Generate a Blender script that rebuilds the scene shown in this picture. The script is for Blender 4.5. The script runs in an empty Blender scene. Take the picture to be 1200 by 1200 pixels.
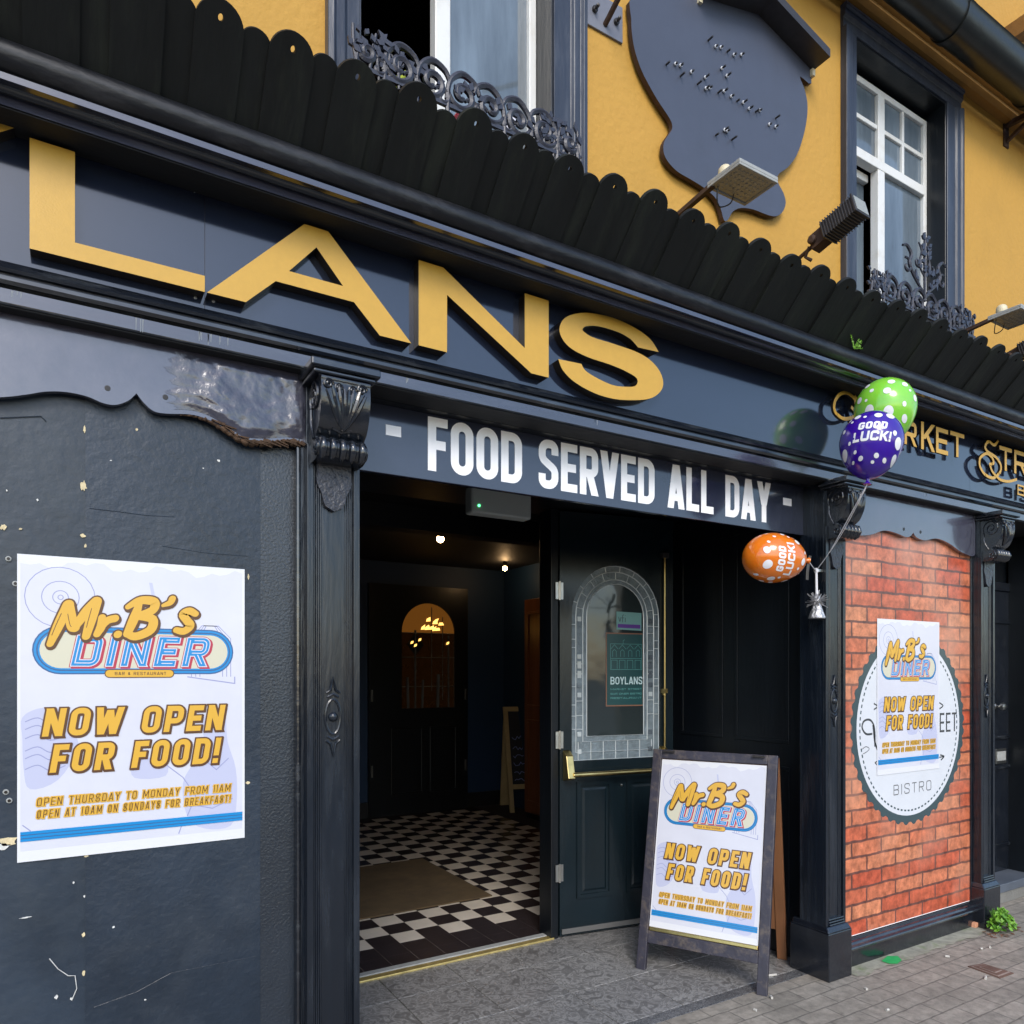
import bpy, bmesh, math, random
from mathutils import Vector, Matrix
from mathutils.geometry import tessellate_polygon
R = math.radians
rnd = random.Random(7)
S = bpy.context.scene
COL = S.collection

# ------------------------------------------------------------------ camera
CAM_H, F, YAW, HOR = 1.5, 860.0, R(31.02), 788.0
cam_d = bpy.data.cameras.new('camera'); cam = bpy.data.objects.new('camera', cam_d); COL.objects.link(cam)
cam.location = (0, 0, CAM_H); cam.rotation_euler = (R(90), 0, -YAW)
cam_d.sensor_width = 36; cam_d.lens = 36*F/1200; cam_d.shift_y = (HOR-600)/1200
cam_d.clip_start = .05; cam_d.clip_end = 500
S.camera = cam
# ------------------------------------------------------------------ light
SUN_EL, SUN_AZ = R(38), R(205)          # azimuth measured clockwise from +Y (the street side, a little to the left)
w = bpy.data.worlds.new('World'); S.world = w; w.use_nodes = True
nt = w.node_tree; bg = nt.nodes['Background']
sky = nt.nodes.new('ShaderNodeTexSky'); sky.sky_type = 'NISHITA'; sky.sun_disc = False
sky.sun_elevation = SUN_EL; sky.sun_rotation = SUN_AZ; sky.dust_density = 1.2; sky.air_density = 1.1; sky.ozone_density = 2.0
nt.links.new(sky.outputs[0], bg.inputs[0]); bg.inputs[1].default_value = .15
sl = bpy.data.lights.new('sun', 'SUN'); sl.energy = 1.1; sl.angle = R(22); sl.color = (1, .95, .88)
so = bpy.data.objects.new('sun', sl); COL.objects.link(so); so.location = (0, -5, 20)
d = Vector((math.sin(SUN_AZ)*math.cos(SUN_EL), math.cos(SUN_AZ)*math.cos(SUN_EL), math.sin(SUN_EL)))
so.rotation_euler = d.to_track_quat('Z', 'Y').to_euler()
S.view_settings.view_transform = 'Standard'; S.view_settings.look = 'None'
S.view_settings.exposure = 0.88; S.view_settings.gamma = 1
S.cycles.max_bounces = 8
S.cycles.use_denoising = True

# ------------------------------------------------------------------ measuring: a pixel of the 1200 px photo on a real plane
sn, cs = math.sin(YAW), math.cos(YAW)
def at(px, py, Y):
    u = (px-600)/F; t = Y/(cs-u*sn)
    return Vector((t*(sn+u*cs), Y, CAM_H+(HOR-py)/F*t))
def XZ(px, py, Y):
    v = at(px, py, Y); return (v.x, v.z)
def ground(px, py, Z=0):
    t = (CAM_H-Z)*F/(py-HOR); u = (px-600)/F
    return Vector((t*(sn+u*cs), t*(cs-u*sn), Z))

# ------------------------------------------------------------------ materials
MATS = {}
def mat(name, col, rough=.5, metal=0, bump=0, bscale=60, var=0, vscale=6, spec=.5, coat=0, emit=None, estr=0, bdetail=4, aniso=(1,1,1), dirt=None, dscale=3, damt=.4, rvar=0):
    if name in MATS: return MATS[name]
    m = bpy.data.materials.new(name); m.use_nodes = True; MATS[name] = m
    n = m.node_tree.nodes; L = m.node_tree.links; p = n['Principled BSDF']
    p.inputs['Base Color'].default_value = (*col, 1); p.inputs['Roughness'].default_value = rough
    p.inputs['Metallic'].default_value = metal; p.inputs['Specular IOR Level'].default_value = spec
    p.inputs['Coat Weight'].default_value = coat; p.inputs['Coat Roughness'].default_value = .08
    if emit: p.inputs['Emission Color'].default_value = (*emit, 1); p.inputs['Emission Strength'].default_value = estr
    m.diffuse_color = (*col, 1)
    if bump or var or dirt or rvar:
        tc = n.new('ShaderNodeTexCoord'); mp = n.new('ShaderNodeMapping'); mp.inputs['Scale'].default_value = aniso
        L.new(tc.outputs['Object'], mp.inputs['Vector'])
        last = None
        if var or rvar:
            t = n.new('ShaderNodeTexNoise'); t.inputs['Scale'].default_value = vscale; t.inputs['Detail'].default_value = 6; t.inputs['Roughness'].default_value = .65
            L.new(mp.outputs[0], t.inputs['Vector'])
        if var:
            r = n.new('ShaderNodeMapRange'); r.inputs['From Min'].default_value = .25; r.inputs['From Max'].default_value = .75
            r.inputs['To Min'].default_value = 1-var; r.inputs['To Max'].default_value = 1+var
            L.new(t.outputs[0], r.inputs['Value'])
            mx = n.new('ShaderNodeMix'); mx.data_type = 'RGBA'; mx.blend_type = 'MULTIPLY'; mx.inputs[0].default_value = 1
            mx.inputs[6].default_value = (*col, 1); L.new(r.outputs[0], mx.inputs[7]); last = mx.outputs[2]
        if rvar:
            r = n.new('ShaderNodeMapRange'); r.inputs['From Min'].default_value = .3; r.inputs['From Max'].default_value = .7
            r.inputs['To Min'].default_value = max(.02, rough-rvar); r.inputs['To Max'].default_value = rough+rvar
            L.new(t.outputs[0], r.inputs['Value']); L.new(r.outputs[0], p.inputs['Roughness'])
        if dirt:
            t2 = n.new('ShaderNodeTexNoise'); t2.inputs['Scale'].default_value = dscale; t2.inputs['Detail'].default_value = 8; t2.inputs['Roughness'].default_value = .7
            L.new(mp.outputs[0], t2.inputs['Vector'])
            r2 = n.new('ShaderNodeMapRange'); r2.inputs['From Min'].default_value = .5; r2.inputs['From Max'].default_value = .7
            r2.inputs['To Max'].default_value = damt; L.new(t2.outputs[0], r2.inputs['Value'])
            mx = n.new('ShaderNodeMix'); mx.data_type = 'RGBA'; mx.inputs[6].default_value = (*col, 1); mx.inputs[7].default_value = (*dirt, 1)
            if last: L.new(last, mx.inputs[6])
            L.new(r2.outputs[0], mx.inputs[0]); last = mx.outputs[2]
        if last: L.new(last, p.inputs['Base Color'])
        if bump:
            t = n.new('ShaderNodeTexNoise'); t.inputs['Scale'].default_value = bscale; t.inputs['Detail'].default_value = bdetail
            L.new(mp.outputs[0], t.inputs['Vector'])
            b = n.new('ShaderNodeBump'); b.inputs['Strength'].default_value = 1; b.inputs['Distance'].default_value = bump
            L.new(t.outputs[0], b.inputs['Height']); L.new(b.outputs[0], p.inputs['Normal'])
    return m

BLUEBLK = (.012, .017, .026)
M_FASCIA = mat('fascia gloss panel', (.011, .016, .032), .10, bump=.0003, bscale=4, var=.12, vscale=4, coat=.7, spec=.8)
M_GLOSS = mat('black gloss joinery paint', (.006, .0085, .014), .18, bump=.0016, bscale=45, var=.3, rvar=.08, dirt=(.03, .033, .038), dscale=14, damt=.35, coat=.3, spec=.8)
M_SHINY = mat('black gloss mouldings', (.004, .006, .0105), .19, bump=.0010, bscale=40, aniso=(.25, 1, 1), dirt=(.09, .10, .11), dscale=22, damt=.4, coat=.4, spec=.9)
M_REED = mat('black brushed pilaster paint', (.006, .0095, .016), .24, bump=.0030, bscale=70, aniso=(1, 1, .10), var=.35, dirt=(.045, .055, .07), dscale=16, damt=.4, coat=.1, spec=.55)
M_PELMET = mat('purple black pelmet paint', (.050, .050, .076), .2, bump=.0012, bscale=18, var=.25, vscale=5, rvar=.08, coat=1, spec=1)
M_PEEL = mat('blistered peeling black paint', (.045, .046, .068), .2, bump=.005, bscale=22, bdetail=6, var=.45, vscale=16, coat=.35, spec=.9, dirt=(.014, .014, .022), dscale=10, damt=.5)
M_WALL = mat('dark blue black wall paint', (.015, .0245, .040), .36, bump=.0022, bscale=48, var=.4, vscale=2.2, rvar=.08, dirt=(.036, .045, .058), dscale=5, damt=.5)
M_WALLS = mat('smooth dark wall patch', (.018, .029, .046), .38, bump=.0014, bscale=40, var=.38, vscale=2.5, rvar=.06, dirt=(.036, .047, .06), dscale=4, damt=.5)
M_ROUGH = mat('rough rendered black paint', (.012, .018, .028), .30, bump=.0017, bscale=130, bdetail=8, var=.25, spec=.8)
M_DARK = mat('black timber', (.0045, .0065, .0095), .35, bump=.0012, bscale=50, aniso=(1, 1, .15), var=.3, vscale=8)
M_SOFFIT = mat('matt black soffit', (.004, .005, .007), .75, bump=.002, bscale=30)
M_PALING = mat('dark weathered palings', (.0062, .0075, .0075), .62, bump=.0015, bscale=70, aniso=(1, .2, .2), var=.4, vscale=14, dirt=(.026, .032, .022), dscale=9, damt=.55, spec=.3)
M_BAND = mat('sky sheen moulding flats', (.036, .038, .060), .2, bump=.0012, bscale=30, aniso=(.2, 1, 1), var=.3, vscale=6, dirt=(.10, .105, .12), dscale=12, damt=.35, coat=.6, spec=1)  # lifted base colour paints in the sky reflected by the flat faces
M_NOSE = mat('worn black nosing', (.005, .006, .009), .4, bump=.002, bscale=50, aniso=(.3, 1, 1), var=.4, vscale=10, dirt=(.055, .055, .06), dscale=16, damt=.6, spec=.45)
M_YEL = mat('yellow ochre render', (.50, .275, .045), .75, bump=.004, bscale=35, var=.10, vscale=2.2, dirt=(.42, .22, .04), dscale=2.2, damt=.35)
M_GOLD = mat('gold letter face', (.55, .32, .045), .38, var=.05, vscale=30, bump=.0003, bscale=200)
M_GOLDS = mat('letter return black', (.012, .008, .006), .35)
M_WHITE = mat('white vinyl', (.86, .86, .88), .3)
M_SIGN = mat('sign board dark blue', (.024, .029, .05), .13, bump=.0003, bscale=6, var=.15, vscale=5, coat=.5, spec=.7)
M_UPVC = mat('white window frame', (.72, .73, .72), .35, dirt=(.45, .40, .30), dscale=6, damt=.4, bump=.0006, bscale=60)
M_FRAMEB = mat('slate blue window surround', (.027, .035, .055), .4, bump=.0022, bscale=40, aniso=(1, 1, .15), var=.25, dirt=(.10, .11, .13), dscale=12, damt=.5)
M_IRON = mat('grey painted cast iron', (.030, .033, .050), .4, bump=.002, bscale=60, var=.3)
M_PANE = mat('window glass', (.12, .155, .19), .05, spec=.9, var=.55, vscale=2.4, aniso=(2.2, 1, .35), bump=.0012, bscale=3, bdetail=1)  # pale base and streaky noise paint sky reflections into the opaque panes
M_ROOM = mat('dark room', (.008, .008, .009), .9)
M_PIPE = mat('black gutter', (.012, .014, .014), .35, bump=.001, bscale=25, dirt=(.04, .05, .04), dscale=5, damt=.5)
M_EAVE = mat('ochre eaves paint', (.27, .135, .022), .7, bump=.003, bscale=30, var=.15)
M_CHIP = mat('exposed cream plaster', (.62, .52, .32), .8, bump=.004, bscale=90, var=.25, vscale=40)
M_CHIPW = mat('exposed white filler', (.6, .6, .58), .7, var=.2, vscale=50)
M_ROT = mat('rotten brown timber', (.06, .032, .016), .85, bump=.006, bscale=90, var=.5, vscale=30)
M_STEEL = mat('brushed steel', (.55, .55, .53), .3, metal=1, bump=.001, bscale=80)
M_BRASS = mat('aged brass', (.55, .43, .18), .3, metal=1, bump=.0006, bscale=80, var=.25, vscale=20)
M_RUST = mat('rusty bracket', (.05, .025, .015), .7, var=.4, vscale=40)
M_GREYM = mat('grey casting', (.33, .34, .33), .5, var=.15, vscale=20)
M_LED = mat('floodlight glass', (.30, .31, .28), .25, var=.12, vscale=40)
M_CREAM = mat('cream junction box', (.62, .55, .38), .5, var=.1)
M_BLKM = mat('black metal', (.03, .027, .027), .4, var=.3, vscale=30)

# ------------------------------------------------------------------ mesh builder
ORG = {}
class MB:
    def __init__(s): s.v = []; s.f = []; s.mi = []; s.ms = []
    def _m(s, m):
        if m not in s.ms: s.ms.append(m)
        return s.ms.index(m)
    def add(s, vs, fs, m):
        b = len(s.v); i = s._m(m)
        s.v += [Vector(v) for v in vs]
        for f in fs: s.f.append([b+k for k in f]); s.mi.append(i)
        return s
    def box(s, x0, x1, y0, y1, z0, z1, m):
        vs = [(x, y, z) for x in (x0, x1) for y in (y0, y1) for z in (z0, z1)]
        return s.add(vs, [(0,1,3,2), (4,6,7,5), (0,4,5,1), (2,3,7,6), (0,2,6,4), (1,5,7,3)], m)
    def hexa(s, vs, m):   # 8 corners ordered as box
        return s.add(vs, [(0,1,3,2), (4,6,7,5), (0,4,5,1), (2,3,7,6), (0,2,6,4), (1,5,7,3)], m)
    def bar(s, a, b, wx, wz, m, up=(0,0,1)):
        a = Vector(a); b = Vector(b); d = (b-a).normalized(); up = Vector(up)
        sd = d.cross(up).normalized(); u2 = sd.cross(d).normalized()
        vs = []
        for p in (a, b):
            for i in (-1, 1):
                for j in (-1, 1): vs.append(p+sd*i*wx/2+u2*j*wz/2)
        return s.add(vs, [(0,1,3,2), (4,6,7,5), (0,4,5,1), (2,3,7,6), (0,2,6,4), (1,5,7,3)], m)
    def tube(s, pts, r, m, seg=8, cap=True, closed=False):
        pts = [Vector(p) for p in pts]; n = len(pts)
        rs = r if isinstance(r, (list, tuple)) else [r]*n
        b = len(s.v); i0 = s._m(m); prev = None
        for k, p in enumerate(pts):
            if closed: t = pts[(k+1) % n]-pts[k-1]
            else: t = pts[min(k+1, n-1)]-pts[max(k-1, 0)]
            t.normalize()
            if prev is None:
                a = Vector((0,0,1)) if abs(t.z) < .9 else Vector((1,0,0))
                nrm = t.cross(a).normalized()
            else:
                nrm = (prev-t*prev.dot(t)).normalized()
            prev = nrm; bn = t.cross(nrm)
            for q in range(seg):
                a = 2*math.pi*q/seg
                s.v.append(p+(nrm*math.cos(a)+bn*math.sin(a))*rs[k])
        for k in range(n if closed else n-1):
            for q in range(seg):
                k2 = (k+1) % n
                s.f.append([b+k*seg+q, b+k*seg+(q+1) % seg, b+k2*seg+(q+1) % seg, b+k2*seg+q]); s.mi.append(i0)
        if cap and not closed:
            s.f.append([b+q for q in range(seg)][::-1]); s.mi.append(i0)
            s.f.append([b+(n-1)*seg+q for q in range(seg)]); s.mi.append(i0)
        return s
    def lathe(s, c, prof, m, seg=20, ax=(0,0,1)):   # prof: (radius, height)
        ax = Vector(ax).normalized(); a = Vector((1,0,0)) if abs(ax.x) < .9 else Vector((0,1,0))
        u = ax.cross(a).normalized(); v = ax.cross(u); c = Vector(c)
        vs = []; fs = []
        for (r, h) in prof:
            for q in range(seg):
                t = 2*math.pi*q/seg; vs.append(c+ax*h+(u*math.cos(t)+v*math.sin(t))*r)
        for k in range(len(prof)-1):
            for q in range(seg): fs.append((k*seg+q, k*seg+(q+1) % seg, (k+1)*seg+(q+1) % seg, (k+1)*seg+q))
        fs.append(tuple(range(seg))[::-1]); fs.append(tuple((len(prof)-1)*seg+q for q in range(seg)))
        return s.add(vs, fs, m)
    def extr(s, prof, x0, x1, m):                   # closed (Y,Z) profile swept along X
        n = len(prof); vs = [(x0, y, z) for y, z in prof]+[(x1, y, z) for y, z in prof]
        fs = [(k, (k+1) % n, n+(k+1) % n, n+k) for k in range(n)]
        s.add(vs, fs, m)
        tri = tessellate_polygon([[Vector((y, z, 0)) for y, z in prof]])
        return s.add(vs, [t for t in tri]+[tuple(n+k for k in t[::-1]) for t in tri], m)
    def poly(s, loops, M, d0, d1, m, ms=None):       # 2D loops (outer + holes) extruded from depth d0 (back) to d1 (front)
        flat = [p for l in loops for p in l]
        tri = tessellate_polygon([[Vector((x, y, 0)) for x, y in l] for l in loops])
        n = len(flat)
        s.add([M(x, y, d1) for x, y in flat], tri, m)
        if d0 is not None:
            s.add([M(x, y, d0) for x, y in flat], [t[::-1] for t in tri], ms or m)
            for l in loops:
                k = len(l)
                s.add([M(x, y, d0) for x, y in l]+[M(x, y, d1) for x, y in l], [(i, (i+1) % k, k+(i+1) % k, k+i) for i in range(k)], ms or m)
        return s
    def build(s, name, parent=None, smooth=None, bevel=0, fix=True, seg=2):
        me = bpy.data.meshes.new(name)
        org = ORG.get(parent.name, Vector()) if parent else Vector()
        me.from_pydata([v-org for v in s.v], [], s.f)
        for m in s.ms: me.materials.append(m)
        me.polygons.foreach_set('material_index', s.mi)
        if fix:
            bm = bmesh.new(); bm.from_mesh(me); bmesh.ops.recalc_face_normals(bm, faces=bm.faces); bm.to_mesh(me); bm.free()
        if smooth is not None:
            me.polygons.foreach_set('use_smooth', [True]*len(me.polygons)); me.set_sharp_from_angle(angle=R(smooth))
        o = bpy.data.objects.new(name, me); COL.objects.link(o)
        if parent: o.parent = parent; ORG[o.name] = org
        else: ORG[o.name] = Vector()
        if bevel:
            b = o.modifiers.new('edge', 'BEVEL'); b.width = bevel; b.segments = seg; b.limit_method = 'ANGLE'; b.angle_limit = R(40); b.harden_normals = False
        return o
def tag(o, label=None, cat=None, group=None, kind=None):
    if label: o['label'] = label
    if cat: o['category'] = cat
    if group: o['group'] = group
    if kind: o['kind'] = kind
    return o
def empty(name, loc, label, cat, group=None, rz=0, local=False):
    o = bpy.data.objects.new(name, None); COL.objects.link(o); o.location = loc; o.rotation_euler = (0, 0, rz); o.empty_display_size = .1
    ORG[o.name] = Vector() if local else Vector(loc)
    return tag(o, label, cat, group)

# ------------------------------------------------------------------ lettering from strokes
def rounded(pts, closed, rad, seg=6):
    n = len(pts); out = []
    rads = rad if isinstance(rad, (list, tuple)) else [rad]*n
    for i, p in enumerate(pts):
        if (not closed and i in (0, n-1)) or rads[i] <= 1e-6: out.append(Vector(p).to_2d()); continue
        p = Vector(p).to_2d(); a = Vector(pts[i-1]).to_2d(); b = Vector(pts[(i+1) % n]).to_2d()
        da = (a-p); db = (b-p); la = da.length; lb = db.length; da.normalize(); db.normalize()
        ang = da.angle(db)
        if ang > 3.1: out.append(p); continue
        t = min(rads[i]/math.tan(ang/2), la*.49, lb*.49); r = t*math.tan(ang/2)
        c = p+(da+db).normalized()*(r/math.sin(ang/2))
        s0 = p+da*t-c; s1 = p+db*t-c
        a0 = math.atan2(s0.y, s0.x); a1 = math.atan2(s1.y, s1.x); dd = (a1-a0+math.pi) % (2*math.pi)-math.pi
        for k in range(seg+1):
            q = a0+dd*k/seg; out.append(c+Vector((math.cos(q), math.sin(q)))*r)
    return out
def ribbon(pts, T, closed, g=0):
    P = [Vector(p).to_2d() for p in pts]; n = len(P); h = T/2+g
    if not closed and g:
        P[0] = P[0]+(P[0]-P[1]).normalized()*g; P[-1] = P[-1]+(P[-1]-P[-2]).normalized()*g
    Lf = []; Rt = []
    for i, p in enumerate(P):
        if closed or 0 < i < n-1:
            d0 = (p-P[i-1]).normalized(); d1 = (P[(i+1) % n]-p).normalized()
        elif i == 0: d0 = d1 = (P[1]-p).normalized()
        else: d0 = d1 = (p-P[i-1]).normalized()
        n0 = Vector((-d0.y, d0.x)); n1 = Vector((-d1.y, d1.x)); mt = (n0+n1)
        if mt.length < 1e-4: mt = n0
        mt.normalize(); k = min(1/max(mt.dot(n0), .35), 2.5)
        Lf.append(p+mt*h*k); Rt.append(p-mt*h*k)
    return Lf, Rt
WF = dict(I=0, E=.86, F=.84, L=.84, M=1.35, W=1.45, T=.9, K=1.02, A=1.05, V=1.02, Y=1.0)
def gwidth(ch, W, T):
    if ch == ' ': return W*.55
    if ch in "I!1": return T if ch != '1' else T*1.5
    if ch == "'": return T
    if ch == '-': return W*.7
    if ch == '.': return T
    return W*WF.get(ch, 1)
def glyph(ch, W, T, RR):
    W = gwidth(ch, W, T)
    l, r, b, t, m = T/2, W-T/2, T/2, 1-T/2, .5; S_ = []
    def s(pts, closed=False, rad=0): S_.append(('S', pts, closed, rad))
    def dg(a, b_): S_.append(('D', a, b_))
    stem = [(l, 0), (l, 1)]
    if ch in 'O0Q': s([(l,b),(r,b),(r,t),(l,t)], True, RR)
    elif ch == 'D': s([(l,b),(r,b),(r,t),(l,t)], True, [0, RR, RR, 0])
    elif ch == 'C': s([(r,.64),(r,t),(l,t),(l,b),(r,b),(r,.36)], False, RR)
    elif ch == 'G': s([(r,.66),(r,t),(l,t),(l,b),(r,b),(r,.46),(W*.5,.46)], False, [RR,RR,RR,RR,RR,0,0])
    elif ch == 'E': s(stem); [s([(T,y),(W,y)]) for y in (b, t)]; s([(T,m),(W*.92,m)])
    elif ch == 'F': s(stem); s([(T,t),(W,t)]); s([(T,m-.01),(W*.9,m-.01)])
    elif ch == 'L': s(stem); s([(T,b),(W,b)])
    elif ch in 'HKNM': s(stem)
    elif ch == 'T': s([(0,t),(W,t)]); s([(W/2,1-T),(W/2,0)])
    elif ch in 'I': s([(l,0),(l,1)])
    elif ch == '1': s([(r,0),(r,1)]); s([(r-T*.4,t-.02),(0,t-.1)])
    elif ch == '!': s([(l,.30),(l,1)]); s([(l,0),(l,T*.95)])
    elif ch == "'": s([(l,.72),(l,1)])
    elif ch == '.': s([(l,0),(l,T)])
    elif ch == '-': s([(0,.5),(W,.5)])
    elif ch == 'U': s([(l,1),(l,b),(r,b),(r,1)], False, RR)
    elif ch == 'S': s([(r,.70),(r,t),(l,t),(l,.60),(r,.40),(r,b),(l,b),(l,.30)], False, [0,RR,RR,RR*.8,RR*.8,RR,RR,0])
    elif ch in 'PRB':
        s(stem); mm = .46 if ch == 'R' else (.42 if ch == 'P' else .5)
        s([(T,t),(r-(.0 if ch != 'B' else .03*W),t),(r-(.0 if ch != 'B' else .03*W),mm),(T,mm)], False, RR)
        if ch == 'R': dg((W*.52, mm), (r, 0))
        if ch == 'B': s([(T,mm),(r,mm),(r,b),(T,b)], False, RR)
    elif ch == 'V': dg((l,1),(W/2,0)); dg((r,1),(W/2,0))
    elif ch == 'A': dg((W/2-T*.08,1),(l,0)); dg((W/2+T*.08,1),(r,0)); s([(T*1.2,.26),(W-T*1.2,.26)])
    elif ch == 'Y': dg((l,1),(W/2,.42)); dg((r,1),(W/2,.42)); s([(W/2,.46),(W/2,0)])
    elif ch == 'W': dg((l,1),(W*.28,0)); dg((W/2,.9),(W*.28,0)); dg((W/2,.9),(W*.72,0)); dg((r,1),(W*.72,0))
    elif ch == '&': s([(r,0),(l+.1*W,.72),(W*.45,t),(r-.1*W,.75),(l,.3),(W*.4,b),(r,.4)], False, .12)
    if ch == 'H': s([(r,0),(r,1)]); s([(T,m),(W-T,m)])
    if ch == 'N': s([(r,0),(r,1)]); dg((l,1),(r,0))
    if ch == 'M': s([(r,0),(r,1)]); dg((l,1),(W/2,.2)); dg((r,1),(W/2,.2))
    if ch == 'K': dg((r,1),(T*.9,.40)); dg((W*.42,.58),(r,0))
    return S_
EPS = .000010
def put_glyph(mb, prims, tr, M, d, m, T, g=0, solid=None, ms=None):
    """tr maps glyph coords to print coords, M maps print coords + depth to space"""
    for k, p in enumerate(prims):
        dd = d+k*EPS
        if p[0] == 'S':
            Lf, Rt = ribbon(rounded(p[1], p[2], p[3]), T, p[2], g); n = len(Lf)
            quads = [(i, (i+1) % n) for i in range(n if p[2] else n-1)]
        else:
            a = Vector(p[1]); b = Vector(p[2]); sl_ = (b.x-a.x)/(b.y-a.y)
            y0, y1 = (a.y, b.y); sg = 1 if y0 > y1 else -1
            y0 += g*sg; y1 -= g*sg
            hw = (T*.55+g*1.1)*math.sqrt(1+min(sl_*sl_, 1.5)*.55)
            A = (a.x+(y0-a.y)*sl_, y0); B = (a.x+(y1-a.y)*sl_, y1)
            Lf = [Vector((A[0]-hw, y0)), Vector((B[0]-hw, y1))]; Rt = [Vector((A[0]+hw, y0)), Vector((B[0]+hw, y1))]
            quads = [(0, 1)]; n = 2
        Lm = [M(*tr(q), dd) for q in Lf]; Rm = [M(*tr(q), dd) for q in Rt]
        mb.add(Lm+Rm, [(i, j, n+j, n+i) for i, j in quads], m)
        if solid is not None:
            Lb = [M(*tr(q), solid) for q in Lf]; Rb = [M(*tr(q), solid) for q in Rt]
            fs = []
            for i, j in quads: fs += [(i, j, 2*n+j, 2*n+i), (n+j, n+i, 3*n+i, 3*n+j)]
            if not p[2] if p[0] == 'S' else True: fs += [(0, n, 3*n, 2*n), (n-1, 2*n-1, 4*n-1, 3*n-1)]
            mb.add(Lm+Rm+Lb+Rb, fs, ms or m)
def text(mb, string, M, x0, x1, y0, y1, layers, T=.2, RR=.14, gap=.1, slant=0, W=None, solid=None, ms=None):
    """fit string in x0..x1, y0..y1; layers: list of (grow, depth, material[, dx, dy])"""
    h = y1-y0; tot = (x1-x0)/h - slant
    def width(W_): return sum(gwidth(c, W_, T)+gap for c in string)-gap
    lo, hi = T*1.2, 4
    if W is None:
        for _ in range(40):
            W = (lo+hi)/2
            if width(W) > tot: hi = W
            else: lo = W
    x = 0; W_ = W; k = 0
    for c in string:
        if c != ' ':
            pr = glyph(c, W_, T, RR)
            for (g, dep, m, *off) in layers:
                ox, oy = off if off else (0, 0)
                put_glyph(mb, pr, lambda q, x=x, ox=ox, oy=oy: (x0+(x+q[0]+q[1]*slant)*h+ox, y0+q[1]*h+oy), M, dep+(k % 2)*EPS*7, m, T, g, solid, ms)
        x += gwidth(c, W_, T)+gap; k += 1
def brush(mb, strokes, tr, M, d, m, g=0):
    """round brush strokes: list of [(x,y,r)...]"""
    k = 0
    for st in strokes:
        P = smooth(st, 6); n = len(P); Lf = []; Rt = []
        for i, p in enumerate(P):
            a = P[max(i-1, 0)]; b = P[min(i+1, n-1)]; t = Vector((b[0]-a[0], b[1]-a[1])); t.normalize(); nn = Vector((-t.y, t.x))*(p[2]+g)
            c = Vector((p[0], p[1])); Lf.append(c+nn); Rt.append(c-nn)
        dd = d+k*EPS; k += 1
        mb.add([M(*tr(q), dd) for q in Lf]+[M(*tr(q), dd) for q in Rt], [(i, i+1, n+i+1, n+i) for i in range(n-1)], m)
        for p, sgn in (((P[0], 1), (P[-1], 1)) if len(st) > 2 else ((P[3], 1),)):
            c = [(p[0]+math.cos(a*math.pi/8)*(p[2]+g), p[1]+math.sin(a*math.pi/8)*(p[2]+g)) for a in range(16)]
            mb.add([M(*tr(q), dd+EPS*(.35 if sgn > 0 else .65)) for q in c], [tuple(range(16))], m)
def smooth(P, k):
    out = []
    n = len(P)
    for i in range(n-1):
        p0 = P[max(i-1, 0)]; p1 = P[i]; p2 = P[i+1]; p3 = P[min(i+2, n-1)]
        for j in range(k):
            t = j/k; out.append(tuple(.5*((2*b)+(-a+c)*t+(2*a-5*b+4*c-d_)*t*t+(-a+3*b-3*c+d_)*t**3) for a, b, c, d_ in zip(p0, p1, p2, p3)))
    out.append(tuple(P[-1])); return out
def smooth_closed(P, k):
    out = []; n = len(P)
    for i in range(n):
        p0 = P[i-1]; p1 = P[i]; p2 = P[(i+1) % n]; p3 = P[(i+2) % n]
        for j in range(k):
            t = j/k; out.append(tuple(.5*((2*b)+(-a+c)*t+(2*a-5*b+4*c-d_)*t*t+(-a+3*b-3*c+d_)*t**3) for a, b, c, d_ in zip(p0, p1, p2, p3)))
    return out
def front(Y):                      # a print facing the street on the plane y = Y
    return lambda x, z, d: Vector((x, Y-d, z))
def capsule(x0, x1, y0, y1, g=0, seg=14):
    r = (y1-y0)/2+g; cy = (y0+y1)/2; a = x0+(y1-y0)/2; b = x1-(y1-y0)/2
    return [(b+r*math.sin(math.pi*k/seg), cy-r*math.cos(math.pi*k/seg)) for k in range(seg+1)]+[(a-r*math.sin(math.pi*k/seg), cy+r*math.cos(math.pi*k/seg)) for k in range(seg+1)]
def disc(x, y, r, n=24): return [(x+r*math.cos(2*math.pi*k/n), y+r*math.sin(2*math.pi*k/n)) for k in range(n)]
def line2(mb, M, pts, wd, d, m, closed=False):
    Lf, Rt = ribbon(pts, wd, closed); n = len(Lf)
    mb.add([M(p.x, p.y, d) for p in Lf]+[M(p.x, p.y, d) for p in Rt], [(i, (i+1) % n, n+(i+1) % n, n+i) for i in range(n if closed else n-1)], m)

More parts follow.
